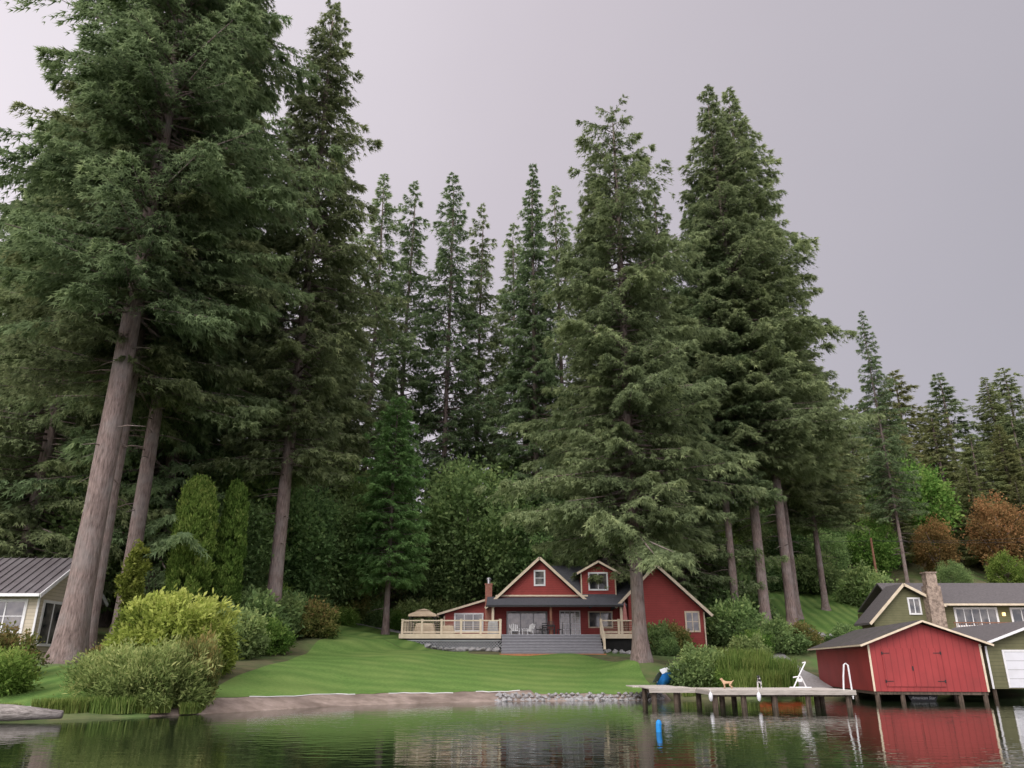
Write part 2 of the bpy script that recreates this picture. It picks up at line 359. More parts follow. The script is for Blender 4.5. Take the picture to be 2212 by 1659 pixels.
def fir(name,seed,H,zb,Rm,nb,pw=.75,spray=.55,dens=1.0,r=.5,mat='fir',K=4,lump=.35,low=.3,dead=12,width=.25,flare=1.6,droop=0,gap=0.0,tp=.85,inner=.26):
    rng=np.random.default_rng(seed); Ps=[];Ds=[];Ls=[];Ts=[];br=[]
    lph=rng.random(4)*6.28
    for i in range(nb):
        t=((i+rng.random())/nb)**tp
        if gap and rng.random()<gap: continue
        z0=H-(H-zb)*t
        prof=(t+.008)**pw*(1-low*max(0,(t-.7)/.3))
        az=i*2.39996+rng.normal()*.35
        lm=1+lump*.5*(math.sin(az*2+z0*.45+lph[0])+math.sin(az*3-z0*.8+lph[1]))
        L=max(.3,Rm*prof*rng.uniform(.62,1.12)*lm)
        a=np.interp(t,[0,.08,.3,.6,1],[1.0,.5,.16,-.08,-.26])+rng.normal()*.09-droop
        c=np.interp(t,[0,.3,1],[-.22,-.08,.08])
        h=np.array([math.cos(az),math.sin(az),0]); p=np.array([-h[1],h[0],0])
        ns=max(5,int(L/.27*dens)); s=rng.uniform(.14 if t<.5 else inner,1,ns)
        base=h[None]*(L*s)[:,None]; base[:,2]=z0+L*(a*s+c*s*s)
        bt=rng.uniform(-.12,.12)
        for sd in (-1,1):
            l2=np.minimum(.22+.50*L*(1-s)**.75,1.8)*rng.uniform(.6,1.15,ns)
            d2=h[None]*.66+p[None]*sd*.74+rng.normal(size=(ns,3))*.10; d2[:,2]+=a*.35-.24
            d2=nrm(d2)
            u=(np.arange(K)[None]+rng.random((ns,K)))/K
            pts=base[:,None]+d2[:,None]*(l2[:,None]*u)[...,None]; pts[...,2]-=.28*l2[:,None]*u*u
            pts[...,2]+=rng.normal(size=u.shape)*.05
            dd=d2[:,None]*.8+h[None,None]*.45+rng.normal(size=(ns,K,3))*.28; dd[...,2]-=.20
            dd=nrm(dd.reshape(-1,3)); pts=pts.reshape(-1,3)
            n=len(pts); Ps.append(pts);Ds.append(dd); Ls.append(spray*rng.uniform(.6,1.25,n)*(1 if t>.15 else .6+2.6*t))
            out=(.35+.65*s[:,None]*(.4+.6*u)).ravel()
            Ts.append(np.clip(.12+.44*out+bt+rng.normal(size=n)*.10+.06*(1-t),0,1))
        if L>1.2 :
            f=lambda q:(h[0]*L*q,h[1]*L*q,z0+L*(a*q+c*q*q))
            br.append(([f(0),f(.35),f(.8)],[.02+.011*L,.012+.006*L,.01]))
    for i in range(dead):
        z0=zb*rng.uniform(.45,1.0); az=rng.random()*6.28; L=rng.uniform(.8,2.6)*min(1,Rm/5)
        q=(math.cos(az)*L,math.sin(az)*L,z0-L*rng.uniform(.0,.3)); br.append(([(0,0,z0),(q[0]*.5,q[1]*.5,(z0+q[2])/2+.1),q],[.04,.03,.012]))
    n=40; z=np.linspace(H-1.6,H,n); a=rng.random(n)*6.28
    Ps.append(np.stack([z*0,z*0,z],1)); d=np.stack([np.cos(a),np.sin(a),np.full(n,.9)],1); Ds.append(nrm(d)); Ls.append(np.full(n,.3)); Ts.append(np.full(n,.5))
    P=np.concatenate(Ps);D=np.concatenate(Ds);L=np.concatenate(Ls);T=np.concatenate(Ts)
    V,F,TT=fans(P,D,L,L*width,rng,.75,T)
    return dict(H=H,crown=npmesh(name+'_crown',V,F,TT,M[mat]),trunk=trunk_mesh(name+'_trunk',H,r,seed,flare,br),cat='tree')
def place(k,x,y,h,label,rot=None,name='fir_tree',group=None,wide=1.0,dz=0,ztop=None):
    z=H1(x,y)-.05+dz
    if ztop is not None: h=ztop-z
    e=thing(name,label,'tree',(x,y,z),random.random()*6.28 if rot is None else rot,group)
    s=h/k['H']; e.scale=(s*wide,s*wide,s)
    for nm in ('trunk','crown'):
        o=bpy.data.objects.new(nm,k[nm]); link(o); o.parent=e
    return e
K={}
fine=dict(spray=.43,K=6,width=.22)
K['old']=fir('old_fir',1,58,17,8.6,400,pw=.62,r=.58,dens=1.15,lump=.5,flare=1.55,dead=16,**fine)
K['old2']=fir('old_fir_b',2,58,15.5,7.8,400,pw=.62,r=.46,dens=1.15,lump=.5,dead=16,**fine)
K['full']=fir('full_fir',3,52,4,7.6,430,pw=.76,r=.46,dens=1.1,lump=.45,low=.1,spray=.47,K=5,width=.23)
K['edge']=fir('lawn_edge_fir',23,52,11,7.0,410,pw=.72,r=.46,dens=1.1,lump=.45,low=.45,spray=.45,K=5,width=.23,dead=10)
K['spire']=fir('spire_fir',4,52,6,6.6,430,pw=.82,r=.46,dens=1.1,lump=.4,low=.1,spray=.47,K=5,width=.23)
K['front']=fir('shore_fir',6,43,8.0,7.6,330,pw=.56,r=.45,dens=1.3,lump=.6,low=0.1,dead=3,tp=.72,inner=.14,**fine)
K['right']=fir('tall_right_fir',7,56,15,8.6,430,pw=.80,r=.42,dens=1.1,lump=.35,dead=14,spray=.47,K=5,width=.23)
K['thin']=fir('slender_fir',8,48,12,5.6,280,pw=.70,r=.30,dens=.95,lump=.45,gap=.10,dead=34,spray=.50,width=.22)
K['thin2']=fir('slender_fir_b',9,48,11,5.2,270,pw=.72,r=.30,dens=.95,lump=.5,gap=.10,dead=34,spray=.50,width=.22)
K['fill']=fir('filler_fir',10,24,1.0,5.0,150,pw=.75,r=.25,dens=.8,spray=.62,mat='hillfir',lump=.4,K=3)
K['fill2']=fir('filler_fir_b',11,24,1.0,4.5,150,pw=.6,r=.25,dens=.8,spray=.62,mat='hillfir',lump=.5,droop=.15,K=3)
K['fill3']=fir('filler_fir_c',14,26,3,4.2,150,pw=.65,r=.25,dens=.8,spray=.62,mat='fir',lump=.45,K=3)
K['young']=fir('young_fir',12,20,4.4,3.9,200,pw=.62,r=.2,dens=1.2,spray=.42,mat='firlight',lump=.35,dead=3)
K['hill']=dict(K['full']); K['hill']['crown']=K['full']['crown'].copy(); K['hill']['crown'].materials.clear(); K['hill']['crown'].materials.append(M['hillfir'])

place(K['old'],-20.7,38,60,'huge old fir with bare reddish-brown lower trunk beside cream cottage',0.4)
place(K['old2'],-21.6,41.0,56,'tall fir standing tight behind the biggest trunk',2.0)
place(K['old2'],-21.45,44.2,55,'tall fir with a bare leaning-looking trunk behind shrubs',4.0)
place(K['full'],-30.5,49,50,'dense dark green fir beside the cottage')
place(K['full'],-37,54,46,'dense dark green fir behind the cottage')
place(K['spire'],-28,56,64,'very tall dense fir rising over the others')
place(K['full'],-23.6,52,64,'very tall full fir with hanging boughs',wide=.85)
place(K['spire'],-43,60,46,'dense dark green fir on the forest edge')
place(K['full'],-21,60,38,'medium fir filling the forest edge')
place(K['edge'],-15.1,50.5,52,'tall spire-shaped fir above the lawn edge',1.0,ztop=54.6,wide=.98)
place(K['edge'],-17.2,67,42,'dense mid-height fir behind the lawn',ztop=45)
place(K['thin'],-14.7,75,42,'slender fir with visible trunk',ztop=54.8)
place(K['thin2'],-12.0,80,42,'slender fir with pointed top',ztop=57.2)
place(K['thin'],-7.0,78,42,'slender fir with sky showing between boughs',ztop=57,wide=1.0)
place(K['thin2'],-3.8,82,42,'narrow fir with sparse boughs',ztop=55.3,wide=.9)
place(K['spire'],2.4,76,42,'pointed fir behind the red house',ztop=56.8,wide=.85)
place(K['thin2'],5.4,80,42,'slender fir behind the red house',ztop=56.5)
place(K['thin'],.2,86,42,'slender fir behind the red house',ztop=55)
place(K['spire'],8.2,67,42,'dense fir behind the red house',ztop=50)
place(K['full'],14.6,68,40,'dense fir behind the red house',ztop=49)
place(K['front'],7.9,50,42,'large fir with clumped boughs and brown trunk by red house',0.6,ztop=43.4,wide=.95)
place(K['right'],17.9,64,42,'tall fir with bare trunk beside the red house',ztop=46)
place(K['right'],20.2,64,50,'tall fir with bare brown trunk beside the red house',ztop=57.6)
place(K['right'],23.2,66.5,50,'tall fir with wide conical crown and bare trunk',ztop=59.5)
place(K['right'],26.3,74,38,'fir with spreading crown on the slope',ztop=48,wide=1.15)
place(K['right'],31.0,79,30,'fir on the slope above the drive',ztop=38,wide=1.3)
place(K['full'],13,82,36,'dense fir deeper in the forest',ztop=44)
place(K['full'],23,92,36,'dense fir deeper in the forest',ztop=46)
place(K['hill'],33,98,30,'dense fir deeper in the forest',ztop=43)
place(K['hill'],40,101,30,'dense fir deeper in the forest',ztop=43,wide=1.4)
place(K['young'],-9.8,62.5,20,'young light green fir with thin bare trunk',ztop=23.2,wide=1.1)
place(K['thin'],45,90,33,'lone slim conifer rising above the hillside',ztop=44.5,wide=.9)
# hillside
rng=random.Random(11)
HL='dark green conifer in the wooded hillside'; HG='conifers covering the hillside'
for yy,step in ((80,5.0),(92,6)):
    x=-.70*yy
    while x<.42*yy:
        px=x+rng.uniform(-1.6,1.6); py=yy+rng.uniform(-3,3); q=px/py; x+=step
        if 20<px<58 and py<97: continue
        if q<-.25 and yy>85: continue
        g=H1(px,py); sl=.265+rng.uniform(-.06,.05)
        if q<-.24: sl=.48+rng.uniform(-.1,.1)
        if .1<q: sl=.36+rng.uniform(-.06,.06)
        h=max(9+rng.random()*3,1.7+sl*py-g)
        place(K[rng.choice(['fill','fill2','fill3'])],px,py,h,HL,name='conifer_tree',group=HG,wide=rng.uniform(1.0,1.4))
for yy,step,sl0 in ((100,5.6,.26),(110,6.0,.31),(121,6.5,.345),(134,7,.368)):
    x=.43*yy
    while x<.76*yy:
        px=x+rng.uniform(-2,2); py=yy+rng.uniform(-4,4); x+=step
        h=max(9,1.7+(sl0+rng.uniform(-.03,.02))*py-H1(px,py))
        k=rng.choice(['hill','fill2','fill3','fill'])
        place(K[k],px,py,h,HL,name='conifer_tree',group=HG,wide=(rng.uniform(1.8,2.3) if k=='hill' else rng.uniform(1.4,1.8)))

# ---------------------------------------------------------------- leafy plants
def leafy(name,seed,rx,ry,rz,ncl,per,ls,lw,mat,zc=None,up=.0,shell=.55,cr=.25,flat=1.0,taper=0,tonez=.25,col=0,lumpy=.22):
    rng=np.random.default_rng(seed); zc=rz*.5 if zc is None else zc
    U=nrm(rng.normal(size=(ncl,3)))
    if col: 
        U[:,2]=np.sign(U[:,2])*np.abs(rng.uniform(0,1,ncl)); hz_=np.sqrt(U[:,0]**2+U[:,1]**2)+1e-6
        rad_=(1-np.abs(U[:,2])**col)**.5; U[:,0]*=rad_/hz_; U[:,1]*=rad_/hz_
    rr=rng.uniform(shell,1,ncl)**.6
    rr*=1+lumpy*np.sin(U[:,0]*5+seed)*np.cos(U[:,1]*4+seed*2)
    C=U*rr[:,None]
    if col: C[:,2]=U[:,2]
    if taper: C[:,:2]*=(1-taper*np.clip(C[:,2:3],0,1))
    C=C*np.array([rx,ry,rz]); C[:,2]+=zc
    cl=rng.normal(size=ncl)*.13
    R=cr*min(rx,ry,rz)
    P=C[:,None]+rng.normal(size=(ncl,per,3))*R*.6; P=P.reshape(-1,3)
    ct=np.repeat(cl,per); keep=P[:,2]>.03; P=P[keep]; ct=ct[keep]
    n=len(P); D=nrm(P-np.array([0,0,zc*.6])); D=nrm(D*.7+rng.normal(size=(n,3))*.6+np.array([0,0,up]))
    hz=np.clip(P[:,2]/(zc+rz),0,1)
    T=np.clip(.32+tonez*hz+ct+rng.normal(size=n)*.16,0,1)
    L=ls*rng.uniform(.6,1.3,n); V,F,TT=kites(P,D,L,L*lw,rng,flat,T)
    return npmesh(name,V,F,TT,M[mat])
def shrub(me,x,y,label,name='shrub',cat='shrub',s=1,rz=None,dz=0,group=None,sc=None):
    o=mkobj(name,me); o.location=(x,y,H1(x,y)+dz); o.rotation_euler=(0,0,random.random()*6 if rz is None else rz)
    o.scale=sc if sc else (s,s,s); return tag(o,label,cat,group)
def broad(name,seed,H,r,mat,ncl=160,per=130,ls=.32):
    cr=leafy(name+'_crown',seed,r,r,H*.42,ncl,per,ls,.6,mat,zc=H*.56,cr=.22,shell=.45)
    rng=random.Random(seed); br=[]
    for i in range(9):
        a=rng.random()*6.28; z0=H*rng.uniform(.2,.5); L=r*.8
        br.append(([(0,0,z0),(math.cos(a)*L*.5,math.sin(a)*L*.5,z0+H*.12),(math.cos(a)*L,math.sin(a)*L,z0+H*.3)],[.12,.07,.03]))
    return dict(H=H,crown=cr,trunk=trunk_mesh(name+'_trunk',H*.8,.22,seed,1.4,br))
K['maple']=broad('maple',21,14,5,'broad',200,110,.38)
K['maple2']=broad('maple_b',22,10,3.8,'broad',160,100,.32)
K['autumn']=broad('autumn_tree',23,11,3.4,'orange',130,90,.32)
K['ymaple']=broad('yellowing_tree',24,9,3.0,'thuja',110,100,.32)
for (x,y,h,k,lb) in [(-3.8,73.5,16,'maple','large broadleaf tree with dense dark green leaves'),(-13.5,69,13,'maple','broadleaf tree at forest edge'),
    (-18.0,59.5,12,'maple','broadleaf tree behind the lawn'),(-15.5,64.5,10,'maple2','broadleaf tree behind the lawn'),(-22,58,13,'maple2','broadleaf tree behind the lawn'),(-6.5,72.5,10,'maple2','small broadleaf tree behind chimney'),
    (1,75,13,'maple','broadleaf tree behind red house roof'),(6,76,15,'maple2','broadleaf tree behind red house roof'),(11,75,13,'maple','broadleaf tree behind red house roof'),
    (16.8,71,9,'maple2','broadleaf tree beside the red house'),(-27,51,11,'maple2','broadleaf tree beside cream cottage'),(-19.5,52,9,'maple2','broadleaf shrub tree behind arborvitae'),
    (27,92,9,'maple','broadleaf tree above the hillside lawn'),(33,93,9,'maple2','broadleaf tree above the hillside lawn'),(22.5,88,8,'ymaple','broadleaf tree above the hillside lawn'),
    (-33,54,12,'maple','broadleaf tree behind the cottage'),(-37,50,10,'maple2','broadleaf tree behind the cottage'),(39,97,8,'maple2','broadleaf tree on the slope'),
    (50.5,93,7.5,'autumn','reddish-brown autumn broadleaf tree'),(58.5,93,10.5,'autumn','large orange-brown autumn broadleaf tree'),
    (43,93,8,'ymaple','yellow-green broadleaf tree on slope'),(36,90,6,'maple2','low broadleaf tree near the utility pole'),(54,103,14,'ymaple','yellow-green broadleaf tree on slope'),
    (54,86,5,'ymaple','low broadleaf tree behind the olive house'),(47,84,4.2,'maple','low spreading tree behind the olive house'),(61,86,5,'maple2','low broadleaf tree behind the olive house')]:
    place(K[k],x,y,h,lb,name='broadleaf_tree')
thj=leafy('thuja_mesh',31,1.0,1.0,4.9,560,120,.22,.35,'thuja',zc=4.7,up=1.6,shell=.85,cr=.18,taper=.0,tonez=.25,col=4.0,lumpy=.08)
shrub(thj,-18.5,45.0,'tall columnar yellow-green arborvitae with rounded top','arborvitae','tree',sc=(1,1,1.0))
thj2=leafy('thuja_mesh_b',32,.72,.72,4.6,300,110,.24,.35,'thuja',zc=4.5,up=1.6,shell=.75,cr=.22,taper=.1,col=3,lumpy=.1,tonez=.1)
shrub(thj2,-16.8,46.5,'narrow green columnar arborvitae','arborvitae','tree',sc=(1,1,1.05))
rho=leafy('rhododendron_mesh',33,2.5,2.1,1.6,330,80,.26,.36,'yellow',zc=1.15,up=.2,shell=.7,cr=.16,tonez=.45,lumpy=.3)
shrub(rho,-14.5,35.0,'large rounded bright yellow-green rhododendron','rhododendron','shrub',dz=.0,rz=2.2,sc=(1.0,1,1.1))
wil=leafy('willow_mesh',34,1.75,1.3,1.2,240,90,.22,.24,'willow',zc=.75,up=.6,shell=.3,cr=.26,tonez=.35,lumpy=.5)
wil2=leafy('willow_tawny_mesh',44,1.4,1.1,1.1,150,80,.22,.28,'redleaf',zc=.75,up=.6,shell=.3,cr=.26,tonez=.4,lumpy=.5)
shrub(wil,-13.5,30.0,'bushy grey-green willow shrub overhanging the water','willow_shrub','shrub',rz=0,dz=-.1,sc=(1.05,1,.95))
shrub(wil2,-11.9,31.2,'tawny rust-tipped willow shrub at the beach edge','willow_shrub','shrub',rz=1.5,sc=(.7,.6,1.15))
shrub(wil,-12.2,30.6,'yellow-green willow shrub at the beach edge','willow_shrub','shrub',rz=1.1,sc=(.65,.55,1.0))
shrub(wil,-15.0,31.2,'grey-green willow shrub on the bank','willow_shrub','shrub',rz=2.5,sc=(.8,.8,.7))
gs=leafy('green_shrub_mesh',35,1.3,1.3,1.1,130,70,.22,.45,'broad',zc=.7,shell=.5,cr=.26,tonez=.3,lumpy=.4,up=.2)
gs2=leafy('red_shrub_mesh',36,1.3,1.3,1.1,130,70,.2,.45,'redleaf',zc=.7,shell=.5,cr=.26,tonez=.3,lumpy=.4,up=.2)
gs3=leafy('light_shrub_mesh',37,1.3,1.3,1.1,130,70,.2,.4,'thuja',zc=.7,shell=.5,cr=.26,tonez=.3,lumpy=.4,up=.2)
for (x,y,s,m_,lb) in [(-20.9,33.0,.95,gs2,'reddish-green shrub on the lake bank'),(-18.4,29.8,.8,gs3,'yellow-green shrub on the lake bank'),
  (-17.2,34.5,.55,gs2,'low brownish shrub under the big fir'),(-16.4,37,.8,gs,'green shrub under the big fir'),(-18.3,38.5,.6,gs3,'low yellow-green shrub under the fir'),(-15.6,33.2,.5,gs2,'low brownish shrub on the bank'),
  (-14.9,43.5,1.2,gs,'green shrub beside the lawn'),(-14.0,46.5,1.0,gs3,'light green shrub beside the lawn'),(-15.6,47.8,1.5,gs,'green shrub beside arborvitae'),(-15.3,51.5,1.4,gs,'green shrub below the spire fir'),
  (-13.2,53,1.1,gs2,'reddish-green shrub at the lawn edge'),(-15.2,54,1.3,gs,'green shrub on the lawn edge'),(-16.6,56,1.6,gs3,'light green shrub on the lawn edge'),(-15.2,59,.9,gs2,'fern-like brownish shrub on the lawn edge'),(-16.5,62,1.6,gs,'shrub below the firs'),(-13.2,62.8,.7,gs3,'fern-like shrub on the lawn edge'),
  (-11.5,66.8,1.0,gs,'shrub behind the path'),(-8.4,69,1.3,gs,'shrub behind the path'),(-13.2,67,1.4,gs2,'brownish shrub behind the path'),(-6.6,71,1.5,gs,'shrub behind the path'),(-9.9,67.6,.8,gs3,'light green shrub behind the path'),
  (10.3,58.6,1.05,gs,'green shrub against the red house'),(11.6,58.9,1.0,gs2,'reddish shrub against the red house'),(11.0,57.6,.6,gs,'low shrub against the red house'),
  (17.3,63,1.6,gs,'tall dark green hedge shrub at the house corner'),(18.0,67,2.3,gs,'tall dark green shrub at the house corner'),
  (17.3,58,.9,gs3,'light green shrub by the drive'),(19.3,59,1.1,gs,'green shrub by the drive'),(16,55,.9,gs,'low green shrub by the drive'),(21.5,60,.9,gs2,'low reddish shrub by the drive'),
  (22.5,78,1.3,gs,'shrub on the slope'),(27,88,1.8,gs,'shrub above the lawn'),(30.5,89,1.8,gs,'shrub above the lawn'),(33.5,88,2.0,gs,'rounded shrub above the lawn'),(36.5,82,1.9,gs,'large rounded shrub above the lawn'),
  (25,88,1.6,gs3,'light shrub above the lawn'),(10.5,45.7,1.0,gs,'rounded green shrub beside the propped boat'),(11.5,44.8,.6,gs3,'light green shrub by the reeds'),(-27.5,37,.9,gs,'green shrub below the cottage windows'),
  (26,52.5,1.0,gs,'green shrub behind the boathouse'),(24.6,58.5,.8,gs3,'light green shrub below the olive house'),(25.5,62,.8,gs,'green shrub beside the olive house')]:
    shrub(m_,x,y,lb,s=s)
ivy=leafy('ivy_mesh',38,.6,.5,1.9,80,80,.2,.5,'yellow',zc=2.4,shell=.5,cr=.35,lumpy=.5)
shrub(ivy,-20.9,43.5,'yellow-green ivy hanging on a fir trunk','ivy','plant',dz=1.2)
def reeds(name,seed,rx,ry,h,n,mat):
    rng=np.random.default_rng(seed); a=rng.random(n)*6.28; r=np.sqrt(rng.random(n))
    P=np.stack([np.cos(a)*r*rx,np.sin(a)*r*ry,np.zeros(n)-.1],1); hh=h*rng.uniform(.55,1.1,n)
    az=rng.random(n)*6.28; ln=rng.uniform(.05,.45,n)*hh; D=np.stack([np.cos(az),np.sin(az),az*0],1); S=np.stack([-np.sin(az),np.cos(az),az*0],1)*.022
    Vs=[]
    for u,wd in ((0,1),(.5,1),(.85,.7),(1.03,.05)):
        c=P+D*(ln*u*u)[:,None]; c[:,2]+=hh*(u-.22*u*u*ln/hh)
        Vs+= [c-S*wd,c+S*wd]
    V=np.stack(Vs,1).reshape(-1,3); b=np.arange(n)[:,None]*8
    F=np.concatenate([b+np.array([[0,1,3,2]]),b+np.array([[2,3,5,4]]),b+np.array([[4,5,7,6]])])
    T=np.repeat(np.clip(rng.normal(size=n)*.22+.5,0,1),8)
    return npmesh(name,V,F,T,M[mat])
rd=reeds('reed_mesh',41,1.1,.8,1.75,1500,'reed')
for i,(x,y,s) in enumerate([(10.9,45.6,.9),(11.8,45.2,1.05),(13.2,45.6,1),(14.6,46.2,1),(11.4,46.6,1.1),(12.6,46.8,1.1),(14,47.4,1.1),(15.6,47.4,.9),(12.2,44.3,.7),(14.0,44.9,.7)]):
    shrub(rd,x,y,'clump of tall yellow-green reeds at the shore','reed_clump','reeds',s=s,group='reed clumps behind the dock')
rd2=reeds('bank_grass_mesh',42,1.3,.5,.7,1300,'reed')
for i,(x,y,s) in enumerate([(-15.2,28.1,.7),(-14.0,28.6,.8),(-12.9,29.2,.7),(-11.6,30.3,.6),(-16.8,27.3,.5),(-18.8,27,.5),(15.5,44.4,.8),(9.4,43.2,.6)]):
    shrub(rd2,x,y,'tuft of long grass overhanging the lake edge','grass_tuft','grass',s=s,group='grass tufts along the bank')

# ---------------------------------------------------------------- windows
def window(parent,o,u0,u1,z0,z1,pos,nx=1,nz=1,mat='white',axis='y',fw=.09,name='window',th=.06,glass='glass'):
    """axis y: faces -Y at y=pos. axis x: faces +X at x=pos."""
    def bx(b,a0,a1,d0,d1,c0,c1):
        if axis=='y': b.box(a0,a1,pos-d1,pos-d0,c0,c1)
        else: b.box(pos+d0,pos+d1,a0,a1,c0,c1)
    f=B(o)
    bx(f,u0-fw,u0,.004,th,z0-fw,z1+fw); bx(f,u1,u1+fw,.004,th,z0-fw,z1+fw)
    bx(f,u0,u1,.004,th,z1,z1+fw); bx(f,u0,u1,.004,th+.03,z0-fw,z0)
    for i in range(1,nx):
        c=u0+(u1-u0)*i/nx; bx(f,c-.035,c+.035,.004,th-.012,z0,z1)
    for i in range(1,nz):
        c=z0+(z1-z0)*i/nz; bx(f,u0,u1,.006,th-.02,c-.02,c+.02)
    fo=f.obj(name,M[mat],parent)
    g=B(o); bx(g,u0+.001,u1-.001,.005,.025,z0+.001,z1-.001); g.obj('pane',M[glass],fo)
    return fo
# ---------------------------------------------------------------- red house
o=(5,63,3.0)
hs=thing('red_house','red clapboard house with two gables, dormer and grey shingle roof','house',o)
b=B(o); b.box(-1.5,9.2,64.5,72,2.6,6.6)
b.prism([(-1.5,6.15),(2.2,9.5),(5.9,6.15)],63,71)
b.prism([(5.6,6.8),(5.6,8.65),(6.95,9.33),(8.3,8.65),(8.3,6.8)],63.6,68.4)
b.prism([(8.95,2.6),(8.95,6.6),(11.2,8.8),(14.7,5.55),(14.7,2.6)],61.5,72)
b.prism([(-5.5,2.8),(-5.5,5.6),(-1.52,6.75),(-1.52,2.8)],65.5,70.5)
b.obj('wall',M['red'],hs)
r=B(o)
r.slab((2.2,62.5,9.78),(2.2,71,9.78),(-2.05,71,5.95),(-2.05,62.5,5.95),.18); r.slab((2.2,62.5,9.78),(6.3,62.5,6.07),(6.3,71,6.07),(2.2,71,9.78),.18)
r.slab((-1.95,60.5,5.92),(8.7,60.5,5.92),(8.7,63.2,6.72),(-1.95,63.2,6.72),.14)
r.slab((2.6,63.22,6.72),(11.5,63.22,6.72),(11.5,68,9.70),(2.6,68,9.70),.15); r.slab((2.6,68,9.70),(11.5,68,9.70),(11.5,74.5,6.7),(2.6,74.5,6.7),.15)
r.slab((6.95,63.2,9.56),(6.95,67.6,9.56),(5.25,67.6,8.62),(5.25,63.2,8.62),.12); r.slab((6.95,63.2,9.56),(8.85,63.2,8.5),(8.85,67.6,8.5),(6.95,67.6,9.56),.12)
r.slab((11.2,61.0,9.05),(11.2,73,9.05),(7.95,73,5.9),(7.95,61.0,5.9),.18); r.slab((11.2,61.0,9.05),(15.2,61.0,5.3),(15.2,73,5.3),(11.2,73,9.05),.18)
r.slab((-6.0,65.0,5.58),(-2.06,65.0,6.72),(-2.06,71,6.72),(-6.0,71,5.58),.16)
ro=r.obj('roof',M['shingle'],hs)
t=B(o)
def barge(a,b_,y,h=.2): t.beam((a[0],y,a[1]-h*.55),(b_[0],y,b_[1]-h*.55),.07,h)
barge((2.2,9.78),(-2.1,5.9),62.44); barge((2.2,9.78),(6.0,6.34),62.44)
barge((6.95,9.56),(5.2,8.6),63.13,.16); barge((6.95,9.56),(8.9,8.47),63.13,.16)
barge((11.2,9.05),(7.9,5.85),60.94); barge((11.2,9.05),(15.25,5.25),60.94)
barge((-6.05,5.57),(-2.15,6.70),64.94,.16)
t.box(14.66,14.76,61.42,61.5,2.7,5.45); t.box(5.52,5.62,63.52,63.6,6.9,8.55); t.box(8.26,8.36,63.52,63.6,6.9,8.55)
t.box(-5.56,-5.46,65.42,65.5,2.9,5.4); t.box(-1.3,6.0,62.9,62.99,6.72,6.84)
t.obj('trim',M['cream'],hs)
fz=B(o); fz.box(-1.98,8.7,60.38,60.49,5.76,5.9); fz.obj('gutter',M['black'],hs)
for x in (-1.45,2.95,8.3):
    p=B(o); p.box(x-.09,x+.09,60.8,60.98,3.7,5.78); p.obj('porch_post',M['brownwood' if x==2.95 else 'cream'],hs)
window(hs,o,1.86,2.54,7.65,8.65,63,1,2,fw=.12); window(hs,o,6.25,7.6,7.35,8.55,63.6,2,1,fw=.12)
window(hs,o,13.35,14.25,4.1,5.4,61.5,2,2,'cream',fw=.12); window(hs,o,-4.6,-2.45,4.3,5.5,65.5,3,1,fw=.12)
window(hs,o,-.35,2.75,3.95,5.6,64.5,3,1,'lattice',name='picture_window',glass='glassl'); window(hs,o,6.2,8.0,4.5,5.6,64.5,2,1,'cream')
window(hs,o,3.9,4.6,3.85,5.65,64.5,2,4,'white',name='door',glass='glassl'); window(hs,o,4.72,5.4,3.85,5.65,64.5,2,4,'white',name='door',glass='glassl')
c=B(o); c.box(-2.15,-1.6,63.75,64.35,3.7,7.7); c.box(-2.2,-1.55,63.7,64.4,7.7,7.8); ch=c.obj('chimney',M['brick'],hs)
c=B(o); c.tube([(-1.88,64.05,7.8),(-1.88,64.05,8.15)],.14,12); c.tube([(-1.88,64.05,8.15),(-1.88,64.05,8.2),(-1.88,64.05,8.32)],[.22,.22,.05],12); c.obj('flue_cap',M['steel'],ch)
# deck
o=(0,60,2.5)
dk=thing('wooden_deck','cream-railed raised wooden deck with wide grey steps','deck',o)
b=B(o); b.box(-8,9.1,58,64.45,3.58,3.7); b.obj('floor',M['deckgrey'],dk)
b=B(o); b.box(-8.02,-.78,57.9,57.99,3.42,3.74); b.box(6.32,9.1,57.9,57.99,3.42,3.74); b.box(-8.1,-8.01,57.9,64.4,3.42,3.74); b.obj('fascia',M['cream'],dk)
b=B(o); b.box(-7.9,8.9,58.32,61,2.0,3.5); b.obj('underdeck_shade',M['dark'],dk)  # black box behind the lattice, painted stand-in for shade under the deck
b=B(o)
x=-7.9
while x<-1.0:
    for sgn in (1,-1):
        xa,xb=(x,x+.62) if sgn>0 else (x+.62,x)
        b.beam((xa,58.1+(sgn>0)*.03,2.62),(xb,58.1+(sgn>0)*.03,3.24),.03,.045)
    x+=.21
b.box(-7.95,-.8,58.03,58.16,3.24,3.32); b.box(-7.95,-.8,58.03,58.16,2.52,2.6); b.obj('lattice',M['lattice'],dk)
def railing(pts,step=1.45,z=3.7,h=1.0):
    b=B(o)
    for (a,c) in zip(pts[:-1],pts[1:]):
        a=Vector(a);c=Vector(c); n=max(1,round((c-a).length/step))
        for i in range(n+1):
            p=a+(c-a)*i/n; b.box(p.x-.075,p.x+.075,p.y-.075,p.y+.075,p.z,p.z+h+.02)
            b.box(p.x-.1,p.x+.1,p.y-.1,p.y+.1,p.z+h+.02,p.z+h+.06)
        for zz,ww,hh in ((h-.05,.11,.09),(.16,.07,.10)): b.beam(a+Vector((0,0,zz)),c+Vector((0,0,zz)),ww,hh)
        for zz in (.3,.42,.54,.66,.78): b.beam(a+Vector((0,0,zz)),c+Vector((0,0,zz)),.018,.018)
    b.obj('railing',M['cream'],dk)
railing([(-7.9,58.1,3.7),(-.85,58.1,3.7)]); railing([(-7.9,58.25,3.7),(-7.9,64.2,3.7)]); railing([(6.4,58.1,3.7),(9.0,58.1,3.7)],1.3)
